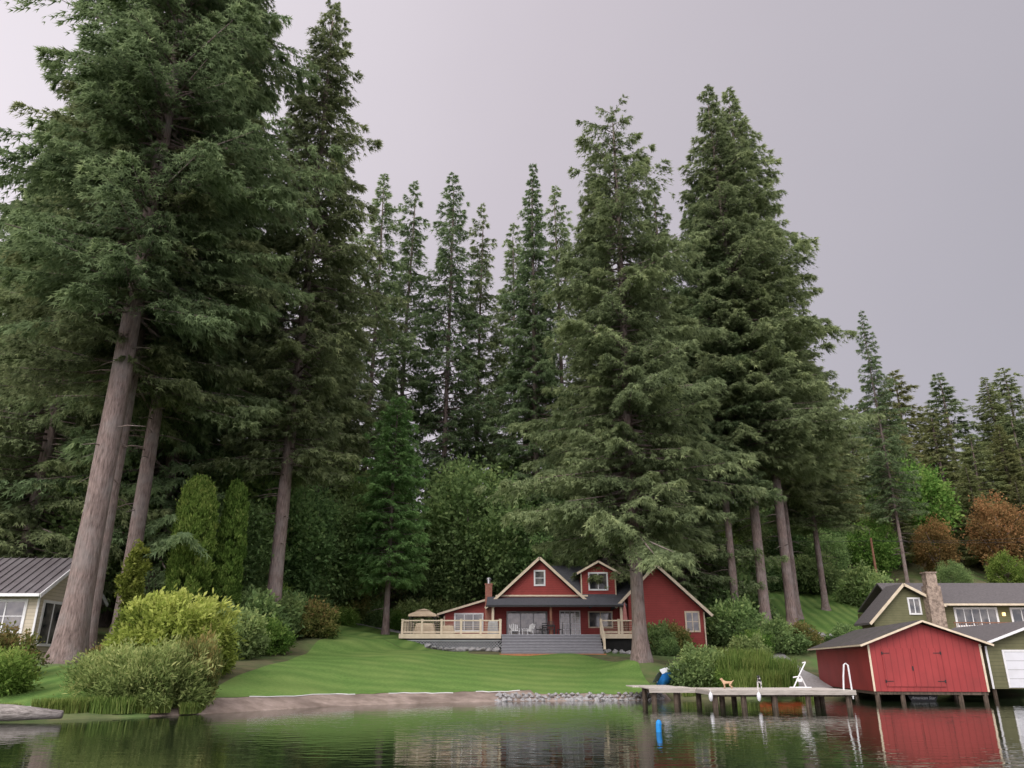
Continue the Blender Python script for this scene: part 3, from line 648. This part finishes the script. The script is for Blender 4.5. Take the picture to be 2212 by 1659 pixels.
railing([(6.4,57.9,3.7),(6.4,56.2,2.65)],1.7); railing([(-.85,58.3,3.7),(-.85,60.2,3.7)],1.5)
b=B(o); c=B(o)
for i in range(7):
    z=3.66-.195*i; b.box(-.75,6.3,57.99-.32*(i+1)-.05,57.99-.32*i-.035,z-.045,z)
    c.box(-.72,6.27,57.99-.32*(i+1),57.99-.32*i-.01,z-.19,z-.047)
b.obj('steps',M['deckgrey'],dk); c.obj('riser',M['riser'],dk)
b=B(o); b.box(-.85,6.42,55.5,55.72,1.9,2.36); b.obj('bottom_step',M['stairred'],dk)
# canopy gazebo
o=(-6.7,61,3.7)
g=thing('patio_gazebo','beige two-tier canvas gazebo with dark metal frame on the deck','gazebo',o)
b=B(o)
for x in (-7.65,-5.75):
    for y in (60.05,61.95): b.box(x-.03,x+.03,y-.03,y+.03,3.7,5.15)
    b.beam((x,60.05,5.1),(x,61.95,5.1),.04,.04)
for y in (60.05,61.95):
    b.beam((-7.65,y,5.1),(-5.75,y,5.1),.04,.04)
    b.tube([(-7.65,y,4.8),(-7.3,y,5.08),(-6.7,y,5.16),(-6.1,y,5.08),(-5.75,y,4.8)],.02,5)
b.obj('frame',M['black'],g)
b=B(o)
def pyr(b,cx,cy,r0,z0,r1,z1):
    b.add([(cx-r0,cy-r0,z0),(cx+r0,cy-r0,z0),(cx+r0,cy+r0,z0),(cx-r0,cy+r0,z0),(cx-r1,cy-r1,z1),(cx+r1,cy-r1,z1),(cx+r1,cy+r1,z1),(cx-r1,cy+r1,z1)],
      [(0,1,5,4),(1,2,6,5),(2,3,7,6),(3,0,4,7),(4,5,6,7)])
pyr(b,-6.7,61,1.05,5.05,1.05,5.2); pyr(b,-6.7,61,1.05,5.2,.45,5.48); pyr(b,-6.7,61,.55,5.5,.05,5.66); b.obj('canopy',M['canvas'],g)
# covered furniture
def blob(name,label,cat,x,y,z,sx,sy,sz,mat,seed):
    bm=bmesh.new(); bmesh.ops.create_cube(bm,size=1); bmesh.ops.subdivide_edges(bm,edges=bm.edges,cuts=4,use_grid_fill=True)
    rr=random.Random(seed)
    for v in bm.verts:
        k=1.06-.22*(v.co.z+.5); v.co.x*=k; v.co.y*=k
        v.co+=Vector((rr.uniform(-.03,.03),rr.uniform(-.03,.03),rr.uniform(-.03,.03)))
        if v.co.z>.4: v.co.z-=.25*(v.co.x**2+v.co.y**2)
    me=bpy.data.meshes.new(name); bm.to_mesh(me); bm.free()
    for p in me.polygons: p.use_smooth=True
    ob=mkobj(name,me,M[mat]); ob.scale=(sx,sy,sz); ob.location=(x,y,z+sz*.5); return tag(ob,label,cat)
blob('covered_furniture','beige fabric cover draped over patio furniture','covered furniture',-6.4,59.4,3.69,1.5,.9,.85,'canvas',1)
blob('covered_furniture','beige fabric cover draped over round patio table','covered furniture',-4.7,59.7,3.69,.9,.8,.7,'canvas',2)
blob('covered_grill','grey covered grill beside the railing','grill',-1.4,59.6,3.69,.8,.6,1.05,'lattice',3)
# chairs
def chair(x,y,rz,kind,label):
    e=thing('deck_chair' if kind=='w' else 'dining_chair',label,'chair',(x,y,3.7),rz)
    m=M['white' if kind=='w' else 'black']
    if kind=='w':
        b=B(); b.slab((-.28,-.3,.38),(.28,-.3,.38),(.28,.25,.27),(-.28,.25,.27),.03); b.obj('seat',m,e)
        b=B()
        for i in range(5): 
            q=-.24+.12*i; b.beam((q,.2,.25),(q*1.25,.5,.92-.3*abs(q)),.09,.02)
        b.obj('backrest',m,e)
        b=B(); b.box(-.36,-.24,-.35,.35,.5,.53); b.box(.24,.36,-.35,.35,.5,.53); b.obj('armrest',m,e)
    else:
        b=B(); b.box(-.22,.22,-.22,.22,.42,.46); b.obj('seat',m,e)
        b=B(); b.box(-.22,-.19,.19,.22,.46,.95); b.box(.19,.22,.19,.22,.46,.95)
        for z in (.6,.75,.9): b.box(-.19,.19,.195,.215,z,z+.06)
        b.obj('backrest',m,e)
    for sx in (-1,1):
        for sy in (-1,1):
            b=B(); q=.3 if kind=='w' else .2; b.box(sx*q-.02,sx*q+.02,sy*q*.95-.02,sy*q*.95+.02,0,.5 if kind=='w' else .42); b.obj('leg',m,e)
chair(.2,61.6,.2,'w','pale slatted armchair on the porch'); chair(1.2,61.4,-.9,'w','pale slatted armchair on the porch')
for (x,y,rz) in ((2.0,60.6,1.57),(3.6,60.6,-1.57),(2.5,61.5,0),(2.9,59.8,3.14)): chair(x,y,rz,'d','black metal dining chair at the porch table')
e=thing('patio_table','black metal dining table on the porch','table',(2.75,60.6,3.7))
b=B(); b.box(-.5,.5,-.4,.4,.7,.74); b.obj('table_top',M['black'],e)
for sx in (-.45,.45):
    for sy in (-.35,.35): b=B(); b.box(sx-.02,sx+.02,sy-.02,sy+.02,0,.7); b.obj('leg',M['black'],e)
e=thing('patio_umbrella','closed faded red patio umbrella standing on the deck','umbrella',(8.4,59.6,3.7))
b=B(); b.tube([(0,0,0),(0,0,2.35)],.025,8); b.obj('pole',M['brownwood'],e)
b=B(); b.tube([(0,0,1.0),(0,0,1.25),(0,0,1.8),(0,0,2.3)],[.19,.16,.12,.03],9); b.obj('canopy',M['pink'],e)
for x in (7.2,7.75):
    b=B((x,59.3,3.7)); b.tube([(x,59.3,3.7),(x,59.3,3.95),(x,59.3,4.0)],[.13,.18,.19],10); q=b.obj('flower_pot',M['brick']); q.location=(x,59.3,3.7); tag(q,'terracotta flower pot on the deck','flower pot')

# ---------------------------------------------------------------- red boathouse
bh=thing('boathouse','red board boathouse on piles with double doors and pale trim','boathouse',(17.5,40,0),rad(-8.9))
b=B(); b.prism([(0,.46),(0,2.66),(2.575,3.58),(5.15,2.66),(5.15,.46)],0,12); b.obj('wall',M['redboard'],bh)
b=B(); b.slab((2.575,-.4,3.74),(2.575,12.3,3.74),(-.4,12.3,2.62),(-.4,-.4,2.62),.1); b.slab((2.575,-.4,3.74),(5.55,-.4,2.62),(5.55,12.3,2.62),(2.575,12.3,3.74),.1); b.obj('roof',M['boatroof'],bh)
b=B(); b.beam((2.575,-.44,3.67),(-.44,-.44,2.54),.05,.09); b.beam((2.575,-.44,3.67),(5.59,-.44,2.54),.05,.09)
b.box(-.02,.07,-.035,-.003,.46,2.6); b.box(5.08,5.17,-.035,-.003,.46,2.6); b.box(-.45,-.40,-.4,12.3,2.52,2.6)
b.obj('trim',M['cream'],bh)
for x0,x1 in ((.6,1.93),(1.95,3.28)):
    b=B(); b.box(x0,x1,-.045,-.004,.68,2.42); d=b.obj('door',M['redboard'],bh)
    for z in (.92,2.2):
        b=B(); xa=x0 if x0<1 else x1; sg=1 if x0<1 else -1
        b.beam((xa,-.055,z),(xa+sg*.34,-.055,z),.012,.03); b.box(xa-.03,xa+.03,-.06,-.048,z-.07,z+.07); b.obj('hinge',M['black'],d)
b=B(); b.box(1.88,1.94,-.065,-.047,1.4,1.6); b.obj('latch',M['black'],bh)
for x in (.15,1.3,3.9,5.0):
    for y in (.15,4,8,11.8): b=B(); b.tube([(x,y,-1.6),(x,y,.46)],.11,8); b.obj('pile',M['pile'],bh)
b=B(); b.box(.02,5.13,.05,11.95,.32,.455); b.obj('sill_beam',M['pile'],bh)
bt=thing('moored_boat','dark-hulled boat moored under the red boathouse','boat',(17.5,40,0),rad(-8.9))
b=B(); b.prism([(1.75,.26),(1.85,.05),(2.05,-.12),(2.85,-.12),(3.05,.05),(3.15,.26)],.9,6.5); b.obj('hull',M['navy'],bt)
cu=bpy.data.curves.new('txt','FONT'); cu.body='American Star'; cu.size=.19; cu.extrude=.003; cu.align_x='CENTER'; cu.shear=.3
to=bpy.data.objects.new('tmp',cu); link(to); bpy.context.view_layer.update()
tm=bpy.data.meshes.new_from_object(to.evaluated_get(bpy.context.evaluated_depsgraph_get())); bpy.data.objects.remove(to)
tm.materials.clear(); tm.materials.append(M['boatwhite'])
t_=mkobj('lettering',tm,None,bt); t_.rotation_euler=(rad(90),0,0); t_.location=(2.45,.88,.09)

# green boathouse
gb=thing('boathouse','olive green boathouse with white garage door beside red boathouse','boathouse',(24.75,42.6,0),rad(-4))
b=B(); b.prism([(0,.5),(0,2.7),(3,3.75),(6,2.7),(6,.5)],0,9); b.obj('wall',M['olive'],gb)
b=B(); b.slab((3,-.45,3.9),(3,9.3,3.9),(-.5,9.3,2.66),(-.5,-.45,2.66),.1); b.slab((3,-.45,3.9),(6.5,-.45,2.66),(6.5,9.3,2.66),(3,9.3,3.9),.1); b.obj('roof',M['shingleb'],gb)
b=B(); b.beam((3,-.49,3.81),(-.54,-.49,2.56),.05,.12); b.beam((3,-.49,3.81),(6.54,-.49,2.56),.05,.12); b.box(0,.1,-.03,-.003,.5,2.6)
b.box(.82,.92,-.05,-.004,.55,2.4); b.box(4.9,5.0,-.05,-.004,.55,2.4); b.box(.92,4.9,-.05,-.004,2.3,2.4); b.obj('trim',M['white'],gb)
b=B()
for i in range(4): b.box(.93,4.89,-.035-.004,-.004,.56+.435*i,.56+.435*i+.42)
b.obj('door',M['boatwhite'],gb)
for x in (.15,2,4,5.8):
    for y in (.15,4,8.8): b=B(); b.tube([(x,y,-1.6),(x,y,.5)],.1,8); b.obj('pile',M['pile'],gb)

# ---------------------------------------------------------------- olive house
o=(35,62,2.5)
oh=thing('olive_house','olive green lakeside house with stone chimney and white windows','house',o)
b=B(o); b.prism([(27.9,1.6),(27.9,4.95),(30.4,7.4),(33.2,5.9),(33.2,1.6)],62,64.2); b.box(33.2,50,63,71,1.6,6.15); b.box(30.6,33.19,64.3,71,1.6,5.9); b.obj('wall',M['olive'],oh)
b=B(o); b.slab((30.4,61.5,7.62),(30.4,64.5,7.62),(27.4,64.5,4.70),(27.4,61.5,4.70),.16); b.slab((30.4,61.5,7.62),(33.5,61.5,5.97),(33.5,64.5,5.97),(30.4,64.5,7.62),.16)
b.slab((30.9,62.2+2.4,6.4),(33.0,62.2+2.4,6.4),(33.0,67,8.15),(30.9,67,8.15),.14); b.slab((30.9,67.01,8.15),(33.0,67.01,8.15),(33.0,71.6,6.15),(30.9,71.6,6.15),.14)
b.slab((33.01,62.2,6.15),(50.4,62.2,6.15),(50.4,67,8.15),(33.01,67,8.15),.14); b.slab((33.01,67,8.15),(50.4,67,8.15),(50.4,71.6,6.15),(33.01,71.6,6.15),.14)
b.slab((38.5,72.2,8.0),(50.4,72.2,8.0),(50.4,75.5,8.95),(38.5,75.5,8.95),.14)
ro=b.obj('roof',M['shingleb'],oh)
b=B(o); b.box(38.4,50,73,75,3,8.1); b.obj('rear_wall',M['olive'],oh)
b=B(o); b.slab((41.2,73.0,8.30),(43.2,73.0,8.30),(43.2,74.6,8.76),(41.2,74.6,8.76),.03); b.obj('skylight',M['glass'],ro)
b=B(o); b.beam((30.4,61.45,7.52),(27.35,61.45,4.57),.05,.2); b.beam((30.4,61.45,7.52),(33.4,61.45,5.9),.05,.2); b.box(33.5,50.4,62.1,62.19,5.98,6.13); b.obj('trim',M['cream'],oh)
b=B(o); b.box(32.0,33.1,61.2,61.99,2.0,7.4); b.box(32.15,32.95,61.25,61.95,7.4,8.35); b.box(32.07,33.03,61.2,62.0,8.35,8.45); b.obj('chimney',M['stonewall'],oh)
window(oh,o,30.85,31.6,5.4,6.45,62,2,1,fw=.12); window(oh,o,34.9,38.0,4.55,5.75,63,5,1,fw=.16); window(oh,o,39.3,41.5,3.9,5.75,63,3,1,fw=.14); window(oh,o,28.6,29.8,3.0,4.2,62,2,1)
b=B(o); b.box(33.4,49,60.8,62.98,3.5,3.66); b.obj('balcony',M['cream'],oh)
b=B(o)
for i in range(0,79): b.box(33.45+i*.2,33.48+i*.2,60.83,60.86,3.66,4.6)
b.box(33.4,49.2,60.8,60.9,4.6,4.68); b.obj('railing',M['brownwood'],oh)
for x in (38.6,43.0):
    b=B(o); b.box(x-.09,x+.09,62.84,62.99,5.25,5.5); b.obj('wall_lamp',M['lamp'],oh)
b=B(o); b.slab((33.5,59.6,3.0),(49,59.6,3.0),(49,61.2,3.45),(33.5,61.2,3.45),.1); b.obj('lower_roof',M['shingleb'],oh)

# ---------------------------------------------------------------- cream cottage
o=(-28,42,2.2)
cc=thing('cream_cottage','cream cottage with grey standing-seam metal roof and white windows','house',o)
b=B(o); b.prismx([(41,1.6),(41,5.3),(43.7,7.0),(46.4,5.3),(46.4,1.6)],-42,-24.3); b.obj('wall',M['creamsid'],cc)
b=B(o); b.slab((-42.4,40.3,5.08),(-23.9,40.3,5.08),(-23.9,43.7,7.26),(-42.4,43.7,7.26),.1); b.slab((-42.4,43.7,7.26),(-23.9,43.7,7.26),(-23.9,47.1,5.08),(-42.4,47.1,5.08),.1)
x=-42.2
while x<-23.9: b.beam((x,40.3,5.12),(x,43.7,7.30),.035,.06); x+=.46
b.obj('roof',M['metalroof'],cc)
b=B(o); b.beam((-23.87,40.25,4.95),(-23.87,43.7,7.16),.05,.2); b.beam((-23.87,47.15,4.95),(-23.87,43.7,7.16),.05,.2); b.box(-42.4,-23.92,40.2,40.29,4.92,5.07); b.box(-24.35,-24.25,40.93,40.99,1.8,5.2); b.obj('trim',M['white'],cc)
window(cc,o,-26.9,-25.0,3.3,4.7,41,2,2,fw=.14); window(cc,o,-29.9,-27.6,3.3,4.7,41,3,2,fw=.14); window(cc,o,-33,-30.5,3.3,4.7,41,3,2)
window(cc,o,41.5,43.2,2.7,4.7,-24.3,2,1,axis='x',fw=.14)

# ---------------------------------------------------------------- dock
dz=.68
dc=thing('dock','weathered wooden dock on dark piles','dock',(11,37,0))
o=(11,37,0)
b=B(o); b.box(8.3,14.3,34.6,38.2,dz-.05,dz); b.box(6.2,8.29,37.2,40.4,dz-.05,dz); b.box(5.9,8.0,40.41,42.8,dz-.05,dz); b.obj('deck_boards',M['dockwood'],dc)
b=B(o); b.box(8.25,14.35,34.54,34.6,dz-.19,dz-.002); b.box(8.23,8.29,34.6,37.15,dz-.19,dz-.052); b.box(6.15,8.22,37.12,37.19,dz-.19,dz-.002); b.box(14.31,14.36,34.6,38.2,dz-.19,dz-.002)
b.box(8.3,14.3,38.21,38.26,dz-.19,dz-.01); b.obj('fascia',M['dockfas'],dc)
b=B(o); b.box(8.4,14.2,34.8,35.0,dz-.27,dz-.052); b.box(8.4,14.2,37.7,37.9,dz-.27,dz-.052); b.box(6.3,8.2,38.6,38.8,dz-.22,dz-.052); b.obj('joist',M['pile'],dc)
for (x,y) in [(8.5,34.8),(9.7,34.8),(11.0,34.8),(12.4,34.8),(14.1,34.8),(8.5,37.8),(10.1,37.8),(11.9,37.8),(14.1,37.8),(6.4,37.4),(7.4,37.4),(6.4,40.0),(8.0,40.0),(9.1,36),(13.2,36)]:
    b=B(o); b.tube([(x,y,-2.3),(x,y,dz-.06)],[.13,.12],8); b.obj('pile',M['pile'],dc)
def handrail(x,y,h,rz,label):
    e=thing('dock_ladder_rail',label,'dock rail',(x,y,dz),rz)
    for s_ in (-.12,.12):
        b=B(); b.tube([(s_,.22,0),(s_,.16,h*.5),(s_,.08,h*.95),(s_,0,h),(s_,-.08,h*.93),(s_,-.1,-.1),(s_,-.1,-.35)],.019,8); b.obj('rail',M['white'],e)
    b=B(); b.beam((-.12,-.1,-.25),(.12,-.1,-.25),.07,.03); b.obj('rung',M['white'],e)
handrail(14.15,34.72,1.05,1.3,'tall white metal swim ladder at the dock corner')
e=thing('dock_davit','white angular metal lift frame standing on the dock','boat lift',(13.1,37.6,dz),.3)
b=B(); b.tube([(-.35,0,0),(0,0,.5),(.45,0,1.1)],.03,8); b.tube([(.45,0,1.1),(.28,0,1.07)],.028,8); b.obj('arm',M['white'],e)
b=B(); b.tube([(.35,0,0),(.1,0,.5),(-.3,0,.45)],.03,8); b.tube([(-.4,-.2,.02),(.45,-.2,.02)],.03,6); b.tube([(-.4,.2,.02),(.45,.2,.02)],.03,6); b.obj('brace',M['white'],e)
b=B(); b.box(-.08,.1,-.08,.08,.26,.4); b.obj('winch',M['white'],e)
for x in (8.25,10.25):
    y=34.45; e=thing('dock_fender','white oval fender hanging from the dock edge','fender',(x,y,.42))
    b=B(); b.tube([(0,0,-.18),(0,0,-.14),(0,0,-.04),(0,0,.08),(0,0,.15),(0,0,.19)],[.02,.06,.085,.085,.05,.02],10); b.obj('body',M['boatwhite'],e,True)
    b=B(); b.tube([(0,0,.19),(0,.08,.30)],.01,5); b.obj('cord',M['white'],e)
# dogs
def dog(x,y,rz,mat,label,s=1,hd=0):
    P=[(0,-.22,.36,.075),(0,0,.35,.078),(0,.2,.35,.098),(0,.3,.46,.06),(hd,.36,.55,.06),(hd*1.8,.47,.52,.03),(0,-.31,.42,.022),(0,-.42,.50,.018)]
    E=[(0,1),(1,2),(2,3),(3,4),(4,5),(0,6),(6,7)]
    for sx in (-1,1):
        k=len(P); P.append((hd+sx*.05,.33,.61,.016)); E.append((4,k))
        k=len(P); P+= [(sx*.075,.2,.25,.04),(sx*.075,.18,.13,.024),(sx*.075,.2,.03,.02),(sx*.075,.24,.02,.02)]; E+=[(2,k),(k,k+1),(k+1,k+2),(k+2,k+3)]
        k=len(P); P+= [(sx*.075,-.19,.26,.052),(sx*.08,-.13,.2,.036),(sx*.08,-.27,.12,.02),(sx*.08,-.24,.03,.02),(sx*.08,-.2,.02,.02)]; E+=[(0,k),(k,k+1),(k+1,k+2),(k+2,k+3),(k+3,k+4)]
    me=bpy.data.meshes.new('dog'); me.from_pydata([p[:3] for p in P],E,[])
    ob=mkobj('dog',me,M[mat]); ob.location=(x,y,dz); ob.rotation_euler=(0,0,rz); ob.scale=(s,s,s)
    md=ob.modifiers.new('Skin','SKIN'); 
    sv=me.skin_vertices[0].data
    for i,p in enumerate(P): sv[i].radius=(p[3],p[3])
    sv[0].use_root=True
    md.use_smooth_shade=True
    sb=ob.modifiers.new('Sub','SUBSURF'); sb.levels=1; sb.render_levels=2
    tag(ob,label,'dog')
dog(9.5,36.4,1.0,'gold','small golden tan dog standing on the dock',.72,.02)
dog(10.75,35.9,2.9,'furbw','small black and white dog standing on the dock',.92,.03)

# ---------------------------------------------------------------- boats and bits
def hull(parent,L,W,Hh_,mat1,mat2):
    n=11; rings=[]
    for i in range(n):
        t=i/(n-1); w=W/2*math.sin(math.pi*min(1,.22+.78*(1-t))/1.0*.5)**.8*(1 if t<.6 else (1-((t-.6)/.4)**2*.97)); x=-L/2+L*t
        keel=-Hh_*(1-.8*max(0,(t-.75)/.25)**2)
        rings.append([(x,-w,0),(x,-w*.93,keel*.45),(x,-w*.6,keel*.85),(x,0,keel),(x,w*.6,keel*.85),(x,w*.93,keel*.45),(x,w,0)])
    def sec(a,b_,cap):
        b=B(); vs=[]
        for r_ in rings: vs+=r_[a:b_+1]
        k=b_-a+1
        b.add(vs,[(i*k+j,i*k+j+1,(i+1)*k+j+1,(i+1)*k+j) for i in range(n-1) for j in range(k-1)]+([[j for j in range(k)]] if cap else []))
        return b
    sec(1,5,True).obj('hull',M[mat1],parent,True)
    sec(0,1,False).obj('gunwale',M[mat2],parent,True); sec(5,6,False).obj('gunwale',M[mat2],parent,True)
e=thing('rowboat','blue and white rowboat propped on its side beside the fir trunk','boat',(8.7,46.2,H1(8.7,46.2)+.55))
e.rotation_euler=(rad(-42),rad(-14),rad(38)); hull(e,2.1,1.25,.6,'blue','boatwhite')
b=B(); b.add([(-1.05,-.40,-.02),(-.3,-.6,-.02),(.3,-.53,-.02),(1.0,0,-.02),(.3,.53,-.02),(-.3,.6,-.02),(-1.05,.40,-.02)],[(0,1,2,3,4,5,6)]); b.obj('cover',M['boatwhite'],e)
e=thing('kayak','orange kayak lying on the bank behind the dock','kayak',(14.3,43.6,.45)); e.rotation_euler=(0,0,.25)
hull(e,2.6,.65,.28,'orangep','orangep')
b=B(); b.add([(-1.25,-.2,.0),(-.5,-.32,.06),(.4,-.3,.06),(1.2,0,.02),(.4,.3,.06),(-.5,.32,.06),(-1.25,.2,0)],[(0,1,2,3,4,5,6)]); b.obj('deck',M['orangep'],e)
e=thing('buoy','upright blue foam buoy floating on the lake','buoy',(3.9,22.4,0))
b=B(); b.tube([(0,0,-.25),(0,0,-.2),(.01,0,.15),(.02,0,.26),(.02,0,.30)],[.05,.075,.075,.07,.03],12); b.obj('float',M['bluebuoy'],e,True)
b=B(); b.tube([(.02,0,.18),(.02,0,.21)],.079,12); b.obj('band',M['bluebuoy'],e)
# log
b=B((-17,26.2,0)); b.tube([(-20.5,25.3,.15),(-19,25.5,.3),(-17,25.8,.32),(-15.6,26.1,.27),(-14.2,26.4,.2)],[.26,.3,.28,.24,.12],14)
lg=b.obj('driftwood_log',M['log'],None,True); lg.location=(-17,26.2,0); tag(lg,'grey weathered driftwood log lying at the waterline','log')
# ropes
def rope(pts,label):
    b=B(); b.tube(pts,.022,6); r_=b.obj('white_edging',M['white'],None); tag(r_,label,'rope')
rope([(x,lawnfront(x)-.1,H1(x,lawnfront(x)-.1)+.05) for x in np.linspace(-10.6,-7.2,14)],'thin white rope lying along the lawn edge')
rope([(x,lawnfront(x)-.15,H1(x,lawnfront(x)-.15)+.05) for x in np.linspace(-5.8,-2.9,10)],'thin white rope lying along the lawn edge')
rope([(x,lawnfront(x)-.1,H1(x,lawnfront(x)-.1)+.05) for x in np.linspace(-1.8,.4,8)],'thin white rope lying along the lawn edge')
rope([(x,float(shore(x))+1.6,H1(x,float(shore(x))+1.6)+.08) for x in np.linspace(-19.5,-14.6,12)],'thin white rope lying on the bank')
# stones
st=[]
for k in range(5):
    bm=bmesh.new(); bmesh.ops.create_icosphere(bm,subdivisions=2,radius=1); rr=random.Random(k)
    a,b1,c1=[rr.uniform(1.5,3) for _ in range(3)]
    for v in bm.verts:
        f=1+.16*math.sin(v.co.x*a*2+k)+.14*math.sin(v.co.y*b1*2+1)+.12*math.sin(v.co.z*c1*2+2)+rr.uniform(-.05,.05); v.co*=f
    me=bpy.data.meshes.new('stone'); bm.to_mesh(me); bm.free(); me.materials.append(M['rock']); st.append(me)
rr=random.Random(3)
def stone(x,y,z,s,g,lb):
    ob=mkobj('stone',rr.choice(st)); ob.location=(x,y,z); ob.scale=(s*rr.uniform(.9,1.4),s,s*rr.uniform(.6,.85)); ob.rotation_euler=(rr.uniform(-.4,.4),rr.uniform(-.4,.4),rr.random()*6)
    tag(ob,lb,'stone',g)
x=-.7
while x<7.6:
    y=float(shore(x)); 
    stone(x,y+.15+rr.uniform(-.1,.1),.02,rr.uniform(.11,.19),'stones edging the shore','grey stone in the low shoreline edging')
    stone(x+.15,y+.55+rr.uniform(-.1,.1),.17+rr.uniform(-.03,.03),rr.uniform(.10,.17),'stones edging the shore','grey stone in the low shoreline edging'); 
    if rr.random()<.6: stone(x+.05,y+.95,.28,rr.uniform(.08,.14),'stones edging the shore','grey stone in the low shoreline edging')
    x+=rr.uniform(.26,.35)
x=-6.0
while x<-.9:
    stone(x,57.6+rr.uniform(-.1,.1),H1(x,57.6)+.12,rr.uniform(.17,.28),'stones below the deck','pale grey boulder below the deck'); x+=rr.uniform(.38,.5)
x=6.7
while x<9.3:
    stone(x,57.2+rr.uniform(-.1,.1),H1(x,57.2)+.1,rr.uniform(.17,.26),'stones below the deck','pale grey boulder below the deck'); x+=rr.uniform(.42,.55)
for i in range(26):
    t=i/25; sx_=22.3+t*5.0+rr.uniform(-.4,.4); sy_=70-t*7+rr.uniform(-.5,.5); stone(sx_,sy_,H1(sx_,sy_)+.1,rr.uniform(.22,.4),'stones on the garden slope','grey boulder in the garden slope')
# utility pole
zb=H1(39.3,85)
e=thing('utility_pole','weathered wooden utility pole with overhead wires','utility pole',(39.3,85,zb))
b=B(); b.tube([(0,0,-.3),(0,0,6.3)],[.16,.11],8); b.obj('pole',M['brownwood'],e)
for (dx,dy,dzz) in ((-22,8,3.5),(34,-4,2.2),(34,-3.5,1.4)):
    pts=[(dx*t,dy*t,6.0+dzz*t-2.0*math.sin(math.pi*t)*.5) for t in [i/10 for i in range(11)]]
    b=B(); b.tube(pts,.018,4); b.obj('wire',M['black'],e)

# ---------------------------------------------------------------- light, sky, camera
wd=bpy.data.worlds.new('World'); scene.world=wd; wd.use_nodes=True
n=wd.node_tree.nodes; l=wd.node_tree.links; n.clear()
out=n.new('ShaderNodeOutputWorld'); ms=n.new('ShaderNodeMixShader'); ms.inputs[0].default_value=.93
sk=n.new('ShaderNodeTexSky'); sk.sky_type='NISHITA'; sk.sun_disc=False; sk.sun_elevation=rad(38); sk.sun_rotation=rad(202)
b1=n.new('ShaderNodeBackground'); b1.inputs[1].default_value=.1; l.new(sk.outputs[0],b1.inputs[0])
tc=n.new('ShaderNodeTexCoord')
dp=n.new('ShaderNodeVectorMath'); dp.operation='DOT_PRODUCT'; l.new(tc.outputs['Generated'],dp.inputs[0]); dp.inputs[1].default_value=(.93,-.05,-.25)
no=n.new('ShaderNodeTexNoise'); no.inputs['Scale'].default_value=1.6; no.inputs['Detail'].default_value=4; l.new(tc.outputs['Generated'],no.inputs['Vector'])
ad=math_(n,l,'ADD',dp.outputs['Value'],math_(n,l,'MULTIPLY',math_(n,l,'SUBTRACT',no.outputs['Fac'],.5),.34))
mr=n.new('ShaderNodeMapRange'); mr.inputs[1].default_value=-.75; mr.inputs[2].default_value=.6; l.new(ad,mr.inputs[0])
cr=n.new('ShaderNodeValToRGB'); e=cr.color_ramp.elements
e[0].position=0; e[0].color=(.95,.88,.94,1); e[1].position=1; e[1].color=(.40,.39,.435,1)
q=e.new(.45); q.color=(.65,.595,.65,1)
l.new(mr.outputs[0],cr.inputs[0])
# overcast sky is brighter overhead; unseen boost behind the viewer added to light foliage
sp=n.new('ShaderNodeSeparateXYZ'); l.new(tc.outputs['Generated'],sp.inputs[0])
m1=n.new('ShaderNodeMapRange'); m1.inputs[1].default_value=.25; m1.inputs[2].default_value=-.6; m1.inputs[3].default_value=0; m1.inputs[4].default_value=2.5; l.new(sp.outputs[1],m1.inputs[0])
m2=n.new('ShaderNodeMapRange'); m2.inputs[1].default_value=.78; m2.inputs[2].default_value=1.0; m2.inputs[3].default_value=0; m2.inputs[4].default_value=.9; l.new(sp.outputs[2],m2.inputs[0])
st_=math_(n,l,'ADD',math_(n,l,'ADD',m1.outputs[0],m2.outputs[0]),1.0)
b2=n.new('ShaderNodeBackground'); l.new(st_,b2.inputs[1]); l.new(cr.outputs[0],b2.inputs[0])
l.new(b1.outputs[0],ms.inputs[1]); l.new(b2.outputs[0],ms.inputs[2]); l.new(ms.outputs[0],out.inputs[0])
sl=bpy.data.lights.new('sun','SUN'); sl.energy=1.5; sl.angle=rad(30); sl.color=(1,.97,.93)
so=bpy.data.objects.new('sun',sl); link(so); so.rotation_euler=(rad(54),0,rad(-22))
cam=bpy.data.cameras.new('camera'); cam.sensor_width=36; cam.lens=27.05; cam.clip_end=2000; cam.clip_start=.1
co=bpy.data.objects.new('camera',cam); link(co); co.location=(0,0,1.7); co.rotation_euler=(rad(110),0,0)
scene.camera=co
